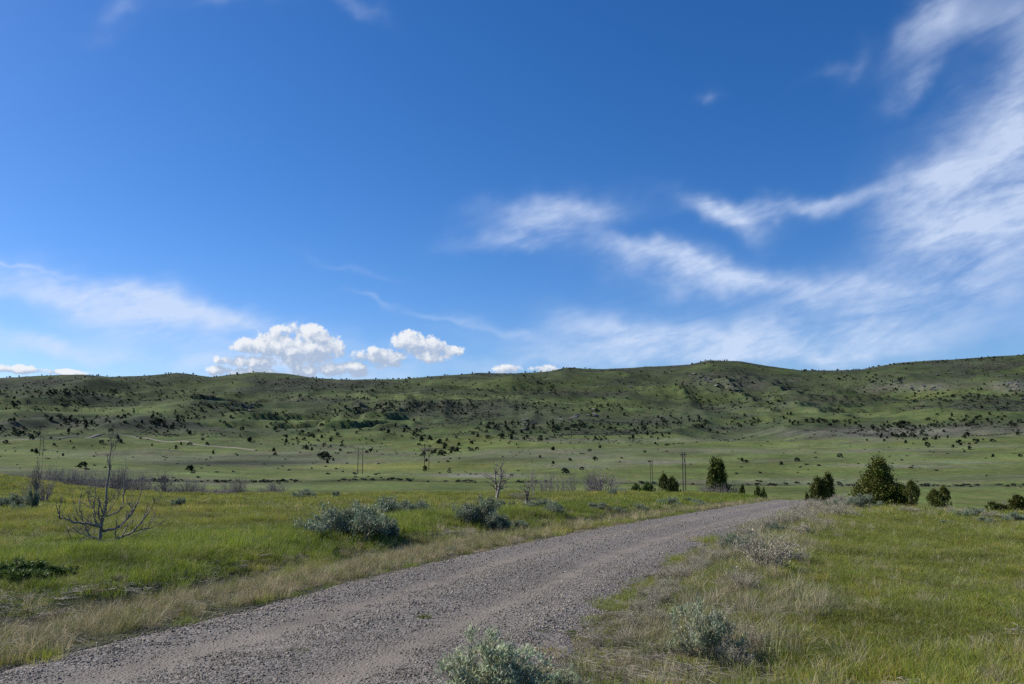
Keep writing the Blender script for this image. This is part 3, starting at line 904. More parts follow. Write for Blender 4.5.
def juniper_meshes(seed, shape='cone', n_cl=150, per=60, leaf=.05, width=.35, lobes=1, mat=None):
    """unit height juniper. Returns (trunk, crown)"""
    R = np.random.default_rng(seed); C_ = []; D_ = []; sp = []
    tops = [(0, 0, 1.0)] + [(R.normal(0, width * .5), R.normal(0, width * .5), .7 + .25 * R.random()) for _ in range(lobes - 1)]
    if lobes == 0:
        tops = [(-.10, 0, 1.0), (-.17, .05, .86), (.03, -.06, .84), (.20, .02, .66), (-.30, 0, .5), (.33, 0, .42)]; lobes = 3
    if lobes == -2:
        tops = [(-.05, 0, 1.0), (.10, .05, .93), (-.12, -.05, .72), (.14, 0, .6)]; lobes = 3
    if lobes == -1:
        tops = [(-.30, 0, .78), (-.10, .05, .92), (.12, -.05, .88), (.34, 0, 1.0)]; lobes = 4
    for i in range(n_cl):
        tx, ty, th = tops[R.integers(0, len(tops))]
        t = R.random() ** .8; z = .05 + (th - .08) * t
        if shape == 'cone': w = width * (1 - t) ** .75 * (.55 + .45 * math.sin(min(t * 5, 1.57)))
        elif shape == 'round': w = width * math.sqrt(max(.02, 1 - (2 * t - .85) ** 2 * .8)) * .95
        else: w = width * (1 - .75 * t ** 1.6)
        w = w / math.sqrt(lobes) * (1.35 if lobes > 1 else 1) * (.66 + .6 * R.random())
        a = R.random() * 6.283; q = w * (R.random() ** .4)
        C_.append((tx + q * math.cos(a), ty + q * math.sin(a), z)); D_.append((math.cos(a) * .6, math.sin(a) * .6, .75)); sp.append(.035 + .02 * R.random())
    V, Q, c = leaves(R, np.array(C_), np.array(D_), per, np.array(sp) * .9, leaf, .45, (.6, 1.4))
    # yellower tips
    cr = mesh_from('crown', V, Q, mat or M_juni, False, {'bc': c})
    paths = [(wander(R, (0, 0, -.04), (0, 0, 1), .85, 7, .05, .1), np.linspace(.028, .006, 8))]
    for i in range(12):
        a = R.random() * 6.28; z = .08 + .6 * R.random()
        paths.append((wander(R, (0, 0, z), (math.cos(a), math.sin(a), .5), width * .7 * (1 - z * .7), 4, .12, .08), np.linspace(.012, .003, 5)))
    V, Fq = tubes(paths, 6)
    return mesh_from('trunk', V, Fq, M_bark), cr


def plant(name, parts, loc, rz, sc, label, cat, group=None):
    e = obj(name, None, None, loc, rz, sc); e.empty_display_size = .2
    tag(e, label, cat, group)
    for nm, me in parts: obj(nm, me, e)
    return e


# ------------------------------------------------------------------ near junipers
def near_junipers():
    J = {}
    J['tall'] = juniper_meshes(1, 'round', 200, 60, .055, .30, -2)
    J['big'] = juniper_meshes(2, 'cone', 420, 75, .034, .42, 0)
    J['cone'] = juniper_meshes(3, 'round', 170, 60, .06, .46, 2)
    J['two'] = juniper_meshes(4, 'col', 260, 60, .05, .50, -1)
    J['round'] = juniper_meshes(5, 'round', 130, 55, .08, .58, 1)
    J['low'] = juniper_meshes(6, 'round', 150, 55, .10, .95, 2)
    spec = [  # px, top py, range m, kind, width px, label
        (717, 459, 150, 'tall', 16, 'tall dark juniper rising from grey willow brush beyond the road bend'),
        (664, 475, 140, 'cone', 15, 'small cone shaped juniper beyond the meadow, right of low green bushes'),
        (742, 486, 120, 'round', 6, 'tiny dark juniper just right of the grey willow brush'),
        (757, 488, 110, 'low', 10, 'low dark juniper on the rise left of the road crest'),
        (806, 494, 85, 'round', 6, 'tiny round juniper at the left foot of the twin topped juniper'),
        (821, 475, 75, 'two', 30, 'broad twin topped juniper just beyond the road crest'),
        (877, 458, 62, 'big', 50, 'largest juniper, dark and bushy, right of the road crest'),
        (911, 482, 60, 'cone', 20, 'small pointed juniper against the right side of the largest juniper'),
        (943, 487, 58, 'cone', 16, 'cone shaped juniper standing alone on the right crest'),
        (991, 502, 50, 'low', 16, 'low flat juniper on the right crest beside pale brush'),
        (1016, 496, 52, 'round', 17, 'rounded juniper at the far right end of the crest'),
    ]
    for i, (px, py, r, kd, wpx, lab) in enumerate(spec):
        x, y, z = at_range(px, r); h = height_to(px, py, x, y, z) + .12
        wid = {'tall': .52, 'big': .74, 'cone': 1.15, 'two': 1.25, 'round': 1.1, 'low': 1.9}[kd]
        W = wpx / F * r * math.cos(math.atan((px - 512) / F)) ; sx = W / wid
        t, c = J[kd]
        plant('juniper', [('trunk', t), ('crown', c)], (x, y, z - .12), i * 1.3, (sx, sx, h), lab, 'juniper')
    # low green bushes beside the cone juniper
    b = juniper_meshes(7, 'round', 120, 55, .11, .9, 2, M_greenbush)
    for i, (px, py, r, wpx, lab) in enumerate([(636, 484, 142, 12, 'low green bush left of the small cone shaped juniper'), (648, 483, 144, 14, 'low green bush touching the small cone shaped juniper'),
                                  (675, 487, 150, 12, 'low green bush at the foot of the tall power pole'), (763, 489, 112, 8, 'low green bush just before the road crest')]):
        x, y, z = at_range(px, r); h = height_to(px, py, x, y, z)
        W = wpx / F * r / 1.8
        plant('green_bush', [('trunk', b[0]), ('crown', b[1])], (x, y, z - .05), i, (W, W, max(h, .8)), lab, 'bush')


near_junipers()


# ------------------------------------------------------------------ sagebrush
def sagebrush():
    S_ = [sage_meshes(20 + i, 17, 14, .82, .06) for i in range(4)]
    near = sage_meshes(31, 20, 8, .9, .07, M_sagenear, clump=.04)
    near2 = sage_meshes(33, 18, 8, .95, .07, M_sagenear, .3, .04)
    dry = [sage_meshes(40 + i, 20, 5, .85, .045, M_sagedry, .5, .05) for i in range(3)]
    spec = [  # px, base py, width px, height px, kind, label
        (352, 538, 76, 40, 0, 'largest silvery sagebrush on the green bank left of the road'),
        (322, 528, 22, 16, 1, 'small sagebrush at the left foot of the largest silvery sagebrush'),
        (385, 538, 34, 20, 2, 'round sagebrush tucked against the right side of the largest silvery one'),
        (402, 517, 56, 23, 3, 'wide pale sagebrush behind the largest silvery sagebrush'),
        (478, 526, 44, 32, 1, 'dense grey sagebrush right of the wide pale one'),
        (497, 530, 34, 17, 2, 'low dark sagebrush joined to the right of the dense grey one'),
        (519, 527, 18, 9, 0, 'small low sagebrush at the end of the dark joined clump'),
        (459, 522, 18, 12, 3, 'small pale sagebrush touching the left of the dense grey one'),
        (500, 507, 12, 9, 0, 'tiny pale sagebrush on the bank below the bare tree'),
        (512, 508, 10, 7, 2, 'tiny round sagebrush between the bare tree and the grey row'),
        (537, 511, 26, 14, 1, 'grey sagebrush leading the row beneath the bare shrub'),
        (552, 515, 24, 16, 3, 'dark based sagebrush ending the row beneath the bare shrub'),
        (598, 508, 24, 6, 2, 'flat dark sagebrush lying in bright green grass'),
        (616, 511, 18, 6, 0, 'flat sagebrush right of the flat dark one in green grass'),
        (612, 496, 10, 9, 3, 'small pale bush before the grey willow thicket'),
        (640, 512, 16, 10, 0, 'small blue grey sagebrush nearest the road on the green meadow'),
        (668, 506, 20, 10, 1, 'round grey sagebrush on the meadow below the paired poles'),
        (697, 507, 18, 9, 3, 'grey sagebrush on the meadow right of the round one'),
        (687, 502, 10, 5, 2, 'small sagebrush between the two meadow sagebrush and the willow'),
        (9, 510, 20, 13, 1, 'grey bush at the left edge behind the dead tree'),
        (32, 509, 11, 15, 2, 'upright dark grey bush near the left edge'),
        (18, 512, 12, 7, 0, 'low grey bush between the two bushes at the left edge'),
        (179, 506, 13, 9, 3, 'small grey bush on the meadow right of the dead tree'),
        (305, 498, 22, 9, 1, 'grey bush on the far rim of the left meadow'),
        (336, 497, 10, 6, 2, 'small dark bush on the far rim of the left meadow'),
        (251, 546, 16, 10, 0, 'small pale sagebrush among bright grass on the left bank'),
        (232, 542, 18, 8, 3, 'low blue grey sagebrush on the left bank'),
        (22, 583, 44, 17, 'g', 'dark green leafy clump on the bank at the far left'),
        (58, 578, 24, 11, 'g', 'small dark green leafy clump right of the far left one'),
        (451, 553, 15, 9, 0, 'tiny silvery sagebrush in the dry verge grass left of the road'),
        (767, 571, 66, 42, 'd', 'large dry grey sagebrush on the right verge'),
        (740, 552, 34, 22, 0, 'green grey sagebrush at the road edge behind the large dry one'),
        (790, 562, 36, 22, 'd', 'pale dry sagebrush against the right side of the large dry one'),
        (745, 590, 40, 24, 'd', 'wiry dry sagebrush in front of the large dry one'),
        (706, 655, 66, 44, 'n2', 'silvery green sagebrush among grass in the right foreground'),
        (738, 668, 40, 24, 'd', 'sparse dry sagebrush beside the silvery green one in the foreground'),
        (756, 645, 26, 20, 'd', 'thin dry sagebrush behind the sparse foreground one'),
        (492, 706, 118, 66, 'n', 'bluish sagebrush cut by the bottom edge of the view'),
        (560, 694, 46, 24, 'n2', 'small bluish sagebrush right of the one at the bottom edge'),
        (668, 622, 20, 12, 'd', 'small dry tuft of sagebrush at the right road edge'),
        (803, 535, 26, 13, 'd', 'dry grey sagebrush on the verge beyond the large dry one'),
        (778, 533, 18, 10, 1, 'green grey sagebrush at the road edge, middle distance'),
        (822, 527, 24, 11, 'd', 'pale dry sagebrush on the right verge near the crest'),
        (797, 521, 16, 9, 'd', 'dry sagebrush at the right road edge near the crest'),
        (845, 518, 24, 12, 'd', 'dry sagebrush below the largest juniper'),
        (832, 510, 16, 9, 2, 'dark sagebrush on the verge before the twin topped juniper'),
        (858, 508, 26, 13, 1, 'dark grey sagebrush at the left foot of the largest juniper'),
        (868, 502, 16, 10, 'd', 'dry bush tucked under the largest juniper'),
        (838, 538, 12, 6, 'd', 'tiny dry bush at the grass edge on the right'),
        (946, 526, 12, 5, 2, 'tiny dark sagebrush on the right grass field'),
        (912, 512, 22, 5, 'd', 'flat dry sagebrush on the crest under the pointed juniper'),
        (955, 513, 22, 6, 'd', 'flat dry sagebrush right of the lone cone juniper'),
        (972, 517, 20, 8, 1, 'grey sagebrush on the crest before the low flat juniper'),
        (995, 519, 20, 7, 'd', 'dry sagebrush on the crest below the low flat juniper'),
        (1016, 522, 18, 8, 1, 'grey sagebrush at the far right of the crest'),
        (985, 523, 14, 5, 2, 'small dark sagebrush on the right crest edge'),
    ]
    for i, (px, py, w, h, kd, lab) in enumerate(spec):
        if py >= 690:
            _, te = pix(px, py); x, y, z = cast(px, py)
        else:
            x, y, z = cast(px, py)
        r = math.hypot(x, y); m = r / F / math.cos(math.atan((px - 512) / F)) * 1.0
        if kd == 'd': pr = dry[i % 3]
        elif kd == 'n': pr = near
        elif kd == 'n2': pr = near2
        elif kd == 'g': pr = green_clump
        else: pr = S_[kd]
        sx = w * m / 2 * 1.18; sz = h * m / .85 * .88
        e = plant('sagebrush' if kd != 'g' else 'green_bush', [('branches', pr[0]), ('foliage', pr[1])], (x, y, z - .02 - .08 * sz), i * 2.1, (sx, sx, sz), lab, 'sagebrush' if kd != 'g' else 'bush')


def verge_brush():
    R_ = np.random.default_rng(88); prs = [sage_meshes(80 + i, 16, 4, .9, .05, M_sagedry, .55, .05) for i in range(2)]
    P = [(872, 505), (700, 575)]
    for i in range(250):
        t = R_.random() ** .75; px = 600 + 262 * t + R_.normal(0, 10) * (1.1 - t); py = 660 - 156 * (1 - (1 - t) ** 1.7) ** .9 + R_.normal(0, 8) * (1.2 - t)
        if py < 503: continue
        x, y, z = cast(px, py); s = float(road_s(np.array([x]), np.array([y]))[0])
        if s < 2.5: continue
        m = math.hypot(x, y) / F; w = (8 + 17 * R_.random() ** 1.6) * (1.5 - .7 * t) * m / 2; pr = prs[i % 2]
        plant('verge_shrub', [('branches', pr[0]), ('foliage', pr[1])], (x, y, z - .02), i * 1.9, (w, w, w * (.8 + .4 * R_.random())), 'small pale wiry shrub in the ragged line along the right verge', 'shrub', 'pale wiry shrubs along the right verge')


verge_brush()
green_clump = sage_meshes(39, 20, 16, .8, .10, M_greenbush, .05)
sagebrush()


# ------------------------------------------------------------------ bare trees and shrubs
def dead_tree():
    px, py = 100, 544
    x, y, z = cast(px, py); r = math.hypot(x, y)
    k = y / F
    R = np.random.default_rng(77)
    cv = lambda p: np.array([(p[0] - 300) / 4.886 * k, p[2] if len(p) > 2 else 0, (585 - p[1]) / 4.886 * k])

    def limb(ps, r0, r1, yd):
        P = np.array([cv(p) for p in ps]); n = len(P); P[:, 1] += np.linspace(0, yd, n)
        P2 = catmull(P, 4); P2 = P2 + R.normal(0, .012, P2.shape); return P2, r0, r1
    trunk = limb([(298, 600), (300, 540), (304, 480), (316, 350), (322, 180), (318, 60)], .105, .014, .1)
    limbs = [limb([(292, 500), (250, 485), (190, 472), (140, 452), (120, 432), (121, 400), (134, 350)], .055, .012, -.5),
             limb([(290, 560), (240, 525), (215, 460), (200, 380), (205, 320)], .04, .008, .5),
             limb([(275, 500), (266, 420), (266, 330), (258, 270)], .03, .007, -.3),
             limb([(305, 575), (360, 562), (430, 535), (485, 470), (537, 368)], .07, .012, -.4),
             limb([(308, 520), (380, 505), (432, 450), (465, 380), (474, 250)], .06, .010, .5),
             limb([(325, 450), (385, 420), (391, 300), (396, 178)], .035, .008, .2),
             limb([(425, 537), (520, 515), (592, 480)], .025, .006, -.2),
             limb([(300, 560), (250, 545), (190, 560), (165, 500)], .03, .008, -.7),
             limb([(322, 200), (340, 130), (346, 66)], .016, .006, 0),
             limb([(306, 430), (280, 380), (235, 340), (225, 300)], .025, .007, .4),
             limb([(312, 400), (350, 350), (358, 260)], .022, .006, -.4),
             limb([(440, 445), (430, 380), (440, 310)], .016, .005, .3),
             limb([(480, 480), (500, 420), (490, 340)], .014, .004, .1),
             limb([(295, 560), (230, 545), (175, 520), (140, 500)], .03, .006, .8), limb([(305, 565), (370, 585), (450, 560), (520, 520), (560, 440)], .035, .007, .9),
             limb([(300, 470), (335, 420), (372, 330), (380, 260)], .024, .006, -.8), limb([(296, 450), (250, 400), (240, 320), (246, 240)], .022, .005, .7), limb([(262, 478), (200, 440), (170, 380), (165, 320)], .018, .005, .2)]
    e = obj('dead_tree', None, None, (x, y, z - .02)); e.rotation_euler.z = -math.atan2(x, y)
    tag(e, 'dead leafless tree with upcurved grey limbs on the left bank', 'dead tree')
    def twigs(P, r0, r1, nb, lv=1):
        paths = []; branch_out(R, paths, P, r0, r1, lv, nb, .26, .16, .12, .75); return paths
    trunk = (trunk[0], .060, .004)
    V, Fq = tubes(twigs(*trunk, 12, 2), 7); obj('trunk', mesh_from('dead_trunk', V, Fq, M_dead, True), e)
    for l in limbs:
        l = (l[0] * np.array([.97, 1, 1]), l[1] * .62, l[2] * .5)
        V, Fq = tubes(twigs(*l, 9, 2), 5); obj('limb', mesh_from('dead_limb', V, Fq, M_dead, True), e)


dead_tree()


def bare_shrubs():
    W = [bare_bush_mesh('bare_stems', 500 + i, 26, .75, 2, 6, .014) for i in range(4)]
    T = [bare_bush_mesh('bare_stems', 520 + i, 3, .22, 2, 9, .03, .25, M_dead) for i in range(3)]
    U = [bare_bush_mesh('bare_stems', 540 + i, 9, .35, 2, 5, .013, .3) for i in range(3)]

    def put(px, top, r, wpx, kind, lab, grp=None, i=0, name='bare_shrub', cat='bare shrub'):
        x, y, z = at_range(px, r); h = max(height_to(px, top, x, y, z), .5)
        me = {'w': W, 't': T, 'u': U}[kind][i % 3]
        bb = max(v for v in (abs(c[0]) for c in me_bounds(me)))
        sx = wpx / F * r * .5 / bb * 1.1
        o = obj(name, me, None, (x, y, z - .05), i * 1.7, (sx, sx, h)); tag(o, lab, cat, grp)
        return o
    _b = {}

    def me_bounds(me):
        if me.name not in _b:
            V = np.empty(len(me.vertices) * 3, np.float32); me.vertices.foreach_get('co', V); V = V.reshape(-1, 3)
            q = np.percentile(np.abs(V[:, :2]), 97); _b[me.name] = [(q, 0, 0)]
        return _b[me.name]
    put(497, 456, 62, 26, 't', 'bare grey tree with two upright trunks on the meadow rim', i=0, name='bare_tree', cat='bare tree')
    put(526, 477, 46, 20, 't', 'short twisted bare shrub above the grey sagebrush row', i=1)
    put(515, 489, 70, 16, 'w', 'low pale bare shrub between the two bare trees', i=2)
    put(604, 463, 128, 34, 'w', 'rounded grey willow bush with bare stems behind the meadow', i=0)
    put(592, 476, 132, 18, 'w', 'smaller bare willow against the left of the rounded grey willow', i=1)
    for i, px in enumerate([533, 541, 547, 553, 560, 567, 573]):
        put(px, 466 + (i * 5) % 7, 134 + (i * 7) % 13, 12, 'u', 'bare upright willow in the row right of the bare grey tree', 'bare willows in the row behind the meadow', i)
    for i, px in enumerate([622, 630, 618]):
        put(px, 484, 140 + i * 3, 14, 'w', 'low grey willow right of the rounded grey willow bush', 'low grey willows', i)
    for i, px in enumerate([706, 713, 721, 729, 736]):
        put(px, 479 + i % 2 * 3, 143 + i * 2, 15, 'w', 'grey leafless brush around the foot of the tall juniper', 'grey brush round the tall juniper', i)
    put(37.5, 440, 66, 12, 't', 'tall thin bare tree on the meadow at the left', i=2, name='bare_tree', cat='bare tree')
    put(33, 468, 66, 12, 'u', 'short bare tree standing left of the tall thin one', i=1, name='bare_tree', cat='bare tree')
    put(46, 474, 68, 18, 'w', 'bare shrub right of the tall thin tree at the left', i=1)
    put(27, 478, 69, 8, 'u', 'thin bare stem at the left of the two bare trees', i=2)
    # willow belt in the hollow behind the left meadow
    R = np.random.default_rng(9); k = 0
    for (a, b, n, top, r, g) in [(2, 50, 7, 469, 125, 'grey bare willow in the hollow at the far left'), (50, 100, 9, 467, 128, 'grey bare willow behind the dead tree'),
                              (98, 150, 12, 470, 122, 'grey bare willow right behind the dead tree'), (150, 205, 9, 480, 118, 'low bare willow on the rim right of the dead tree'),
                              (205, 282, 12, 486, 115, 'low bare willow scattered along the rim of the left meadow')]:
        for i in range(n):
            px = a + (b - a) * (i + R.random()) / n
            put(px, top + R.normal(0, 2.5) + (0 if R.random() < .8 else -6), r + R.normal(0, 8), 13 + 5 * R.random(), 'w' if R.random() < .8 else 'u', g, g.replace('willow', 'willows'), k); k += 1
    put(425, 446, 640, 16, 'w', 'purplish bare thicket on the far slope above the pole pair', i=2)
    put(437, 448, 650, 14, 'w', 'smaller purplish bare thicket on the far slope', i=1)
    put(408, 489, 118, 10, 'w', 'small bare shrub beyond the wide pale sagebrush', i=0)
    put(900 + 101, 497, 55, 12, 'w', 'pale bare shrub between the two junipers at the far right', i=1)
    put(851, 495, 66, 14, 'w', 'pale bare shrub left of the largest juniper', i=2)
    put(833, 512, 40, 16, 'u', 'dry wiry shrub on the right verge near the crest', i=0)


bare_shrubs()


# ------------------------------------------------------------------ power poles
def power_poles():
    def cyl(x, r0, r1, z0, z1, y=0): return ([(x, y, z0), (x, y, (z0 + z1) / 2), (x, y, z1)], [r0, (r0 + r1) / 2, r1])
    poleV, poleF = tubes([cyl(0, .19, .13, -1, 12.5)], 10)

    def pole_me(): return mesh_from('pole', poleV, poleF, M_pole, True)
    import bmesh

    def box(name, cx, cy, cz, sx, sy, sz, mat):
        bm = bmesh.new(); bmesh.ops.create_cube(bm, size=1)
        for v in bm.verts: v.co = (cx + v.co.x * sx, cy + v.co.y * sy, cz + v.co.z * sz)
        bmesh.ops.bevel(bm, geom=bm.edges[:], offset=.02, segments=1, affect='EDGES')
        me = bpy.data.meshes.new(name); bm.to_mesh(me); bm.free(); me.materials.append(mat); return me
    pm = pole_me(); arm = box('crossarm', 0, .2, 11.6, 5.6, .16, .24, M_pole)
    bV, bF = tubes([([(-1.15, -.16, 8.2), (0, -.16, 9.7), (1.15, -.16, 11.2)], [.06] * 3), ([(1.15, -.22, 8.2), (0, -.22, 9.7), (-1.15, -.22, 11.2)], [.06] * 3)], 6)
    brace = mesh_from('cross_brace', bV, bF, M_pole)
    iV, iF = tubes([([(0, 0, 0), (0, 0, -.12), (0, 0, -.14), (0, 0, -.4), (0, 0, -.42), (0, 0, -.8)], [.04, .04, .13, .13, .05, .1])], 8)
    ins = mesh_from('insulator', iV, iF, M_ceramic)
    spec = [(684.5, 491, 452, 'nearest H shaped power pole, tall, left of the tall juniper'), (651.5, 484, 460, 'H shaped power pole above the small cone shaped juniper'),
            (426.5, 470, 444, 'H shaped power pole with a dark bush at its foot'), (360, 474, 447, 'H shaped power pole standing alone on the meadow left of the other poles'),
            (41, 456, 437, 'small distant H shaped power pole at the far left')]
    proto = None
    for i, (px, by, ty, lab) in enumerate(spec):
        x, y, z = cast(px, by); h = height_to(px, ty, x, y, z); s = h / 12.5
        if proto is None:
            e = obj('power_pole', None)
            for sx in (-1.15, 1.15): obj('pole', pm, e, (sx, 0, 0))
            obj('crossarm', arm, e); obj('cross_brace', brace, e)
            for q in (-2.6, 0, 2.6): obj('insulator', ins, e, (q, .2, 11.47))
            proto = e
        else:
            e = copy_tree(proto)
        e.location = (x, y, z); e.scale = (s, s, s); e.rotation_euler.z = -math.atan2(x, y) + [1.22, 1.1, .35, .35, .7][i]
        tag(e, lab, 'power pole', 'power poles crossing the valley')
    # bush at the foot of one
    x, y, z = cast(425, 471.5); t, c = juniper_meshes(61, 'round', 60, 40, .12, .7)
    plant('juniper', [('trunk', t), ('crown', c)], (x, y, z), 0, (2.0, 2.0, 2.6), 'dark bush at the foot of the middle power pole', 'juniper')


power_poles()

# ------------------------------------------------------------------ junipers on the hills
def hill_trees():
    R = np.random.default_rng(5)
    protos = [juniper_meshes(600 + i, ['cone', 'round', 'round', 'cone', 'col'][i], 26, 14, .26, [.42, .55, .6, .38, .36][i], 1, M_farjuni)[1] for i in range(5)]
    for i, p in enumerate(protos): p.name = 'hill_juniper'
    CL = [  # x0,y0,x1,y1,n,spread, label
        (0, 393, 110, 392, 42, 2.5, 'dark juniper in the belt below the leftmost skyline'), (45, 392, 100, 393, 24, 2, 'dark juniper in the belt below the leftmost skyline'),
        (110, 392, 145, 396, 20, 2, 'dark juniper in the clump below the saddle at left'), (160, 396, 215, 395, 22, 2.5, 'dark juniper below the rounded summit at left'),
        (0, 405, 20, 405, 6, 1, 'dark juniper at the left edge above the bright bench'), (60, 404, 90, 405, 9, 1.2, 'dark juniper on the upper rim of the bright bench'),
        (58, 418, 95, 425, 24, 2, 'dark juniper in the clump below the bright bench'), (95, 417, 165, 420, 16, 3, 'dark juniper right of the clump below the bright bench'),
        (150, 424, 165, 418, 12, 2, 'dark juniper at the mouth of the left ravine'), (165, 430, 215, 405, 30, 2.2, 'dark juniper following the left ravine'),
        (215, 410, 262, 405, 20, 3, 'dark juniper on the ledges right of the ravine'), (0, 432, 40, 434, 10, 1.5, 'dark juniper along the far dirt road'),
        (256, 384, 335, 388, 26, 3, 'dark juniper on the slope below the skyline left of centre'), (345, 391, 412, 382, 34, 2.5, 'dark juniper in the grove under the low saddle'),
        (395, 380.5, 485, 374, 18, .8, 'juniper on the skyline left of centre'), (330, 415, 380, 408, 18, 1.2, 'dark juniper in the line climbing to the terrace'),
        (375, 408, 472, 405, 46, 2.5, 'dark juniper on the central terrace'), (270, 425, 345, 440, 36, 6, 'dark juniper dotted on the light green slope'),
        (280, 440, 330, 455, 14, 4, 'dark juniper low on the light green slope'), (400, 430, 425, 436, 14, 2, 'dark juniper by the rocky draw in the centre'),
        (470, 428, 520, 425, 14, 1.5, 'dark juniper on the ledge right of the draw'), (465, 440, 515, 436, 18, 2.5, 'dark juniper on the knoll right of the draw'),
        (360, 443, 460, 449, 16, 5, 'dark juniper above the paired poles'), (420, 456, 462, 451, 12, 1, 'dark juniper in the row above the purplish thicket'), (320, 457, 334, 458, 6, 1, 'dark juniper in the tight clump left of the poles'),
        (540, 370, 605, 368.5, 14, .8, 'juniper on the skyline right of centre'), (690, 363, 740, 362, 10, .8, 'juniper on the highest central knob'),
        (520, 375, 560, 392, 26, 4, 'dark juniper on the rocky spur in the centre'), (700, 372, 745, 392, 40, 6, 'dark juniper on the rocky face of the central knob'), (600, 385, 690, 387, 12, 3, 'dark juniper on the smooth slope left of the knob'),
        (510, 409, 625, 408, 26, 1.5, 'dark juniper along the upper central ledge'), (525, 428, 620, 425, 40, 2, 'dark juniper along the lower central ledge'),
        (630, 427, 705, 422, 44, 2.5, 'dark juniper in the long row left of the right meadow'), (700, 428, 770, 420, 26, 2.5, 'dark juniper at the right end of the long row'),
        (505, 437, 575, 432, 18, 2.5, 'dark juniper below the lower central ledge'), (612, 431, 672, 437, 12, 2.5, 'dark juniper hanging below the long row'),
        (690, 402, 790, 406, 22, 2, 'dark juniper on the slope under the central knob'),
        (768, 420, 862, 424, 26, 1.2, 'dark juniper in the row over the right meadow'), (870, 428, 960, 424, 42, 2, 'dark juniper in the thicket over the right meadow'),
        (955, 419, 1030, 424, 34, 2.5, 'dark juniper at the right edge over the meadow'), (800, 371.5, 1024, 356.5, 60, .6, 'juniper on the right skyline'),
        (825, 374, 905, 384, 60, 3, 'dark juniper on the shaded shoulder at right'), (850, 396, 1024, 399, 34, 2, 'dark juniper on the right mid slope'),
        (880, 436, 1000, 444, 26, 3, 'dark juniper on the grey terrace at right'), (970, 380, 1024, 392, 14, 4, 'dark juniper among the right rocks'),
        (0, 380, 1024, 380, 120, 6, 'juniper scattered high on the hills'), (0, 400, 1024, 400, 110, 8, 'juniper scattered over the middle slopes'), (0, 425, 620, 425, 60, 9, 'juniper scattered low on the hills'),
    ]
    solo = [(32, 452), (63, 456), (54, 446), (83, 468), (120, 443), (152, 446), (176, 448), (181, 445), (190, 445), (207, 446), (213, 454), (240, 437), (155, 432), (190, 471), (38, 436), (164, 483),
            (595, 461), (565, 474), (540, 458), (553, 464), (570, 461), (582, 470), (600, 448), (590, 451), (645, 453), (746, 463), (797, 461.5), (781, 465), (840, 457.5), (1020, 457), (993, 457), (742, 461), (867, 441)]
    T = []
    for (x0, y0, x1, y1, n, sp, lab) in CL:
        for i in range(int(n * (3.4 if lab.startswith('juniper scattered') else 2.0))):
            t = R.random(); T.append((x0 + (x1 - x0) * t + R.normal(0, 1.5), y0 + (y1 - y0) * t + R.normal(0, sp * 1.6 if 'skyline' not in lab else sp), 1.3 + 3.0 * R.random() ** 2.2, lab))
    for (px, py) in solo:
        T.append((px, py, 2.0 + 1.4 * R.random(), None))
    # survey all of them at once
    P = np.array([(t[0], t[1]) for t in T]); a, te = pix(P[:, 0], P[:, 1])
    rr = np.exp(np.linspace(math.log(140), math.log(2400), 1500))
    out = []
    for c in range(0, len(P), 100):
        A = a[c:c + 100, None]; TE = te[c:c + 100, None]
        x = rr * np.sin(A); y = rr * np.cos(A); z = terrain(x, y, np.full(x.shape, 1e3))
        h = z - (EYE + TE * rr) >= 0
        i = np.where(h.any(1), h.argmax(1), np.argmax((z - EYE) / rr * (rr > 1500), 1))
        k = np.arange(len(i)); out.append(np.stack([x[k, i], y[k, i], z[k, i]], -1))
    out = np.vstack(out)
    rad = np.hypot(out[:, 0], out[:, 1])
    items = []
    for k, t in enumerate(T):
        h = t[2]
        if rad[k] < 700: h *= .75
        items.append((h / rad[k] * (10 if t[3] is None else 1), k, h))
    items.sort(reverse=True)
    ones = items[:295]; rest = items[295:]
    for s, k, h in ones:
        x, y, z = out[k]; w = h * (.85 + .5 * R.random()); me = protos[R.integers(0, 5)]
        lab = T[k][3]
        o = obj('hill_juniper', me, None, (x, y, z - .3), R.random() * 6.28, (w, w, h))
        if lab is None: tag(o, 'lone dark juniper dotting the open green valley floor', 'juniper', 'lone junipers on the valley floor')
        else: tag(o, lab, 'juniper', lab.replace('juniper', 'junipers'))
    protos_i = []
    for p in protos:
        q = p.copy(); q.materials.clear(); q.materials.append(M_farjuni_i); protos_i.append(q)
    cj = proto_collection('woodland_trees', protos_i)
    k = np.array([i[1] for i in rest]); h = np.array([i[2] for i in rest]); m = len(k)
    P = out[k].copy(); P[:, 2] -= .3; w = h * (.9 + .5 * R.random(m))
    scatter('juniper_woodland', cj, P, np.stack([np.zeros(m), np.zeros(m), R.random(m) * 6.28], -1), np.stack([w, w, h], -1), R.integers(0, 5, m), np.ones((m, 3)) * (1 + .2 * R.normal(0, 1, (m, 1)).clip(-2, 2)),
            'dark juniper woodland thinly covering the far hills', 'woodland', M_farjuni_i)


hill_trees()


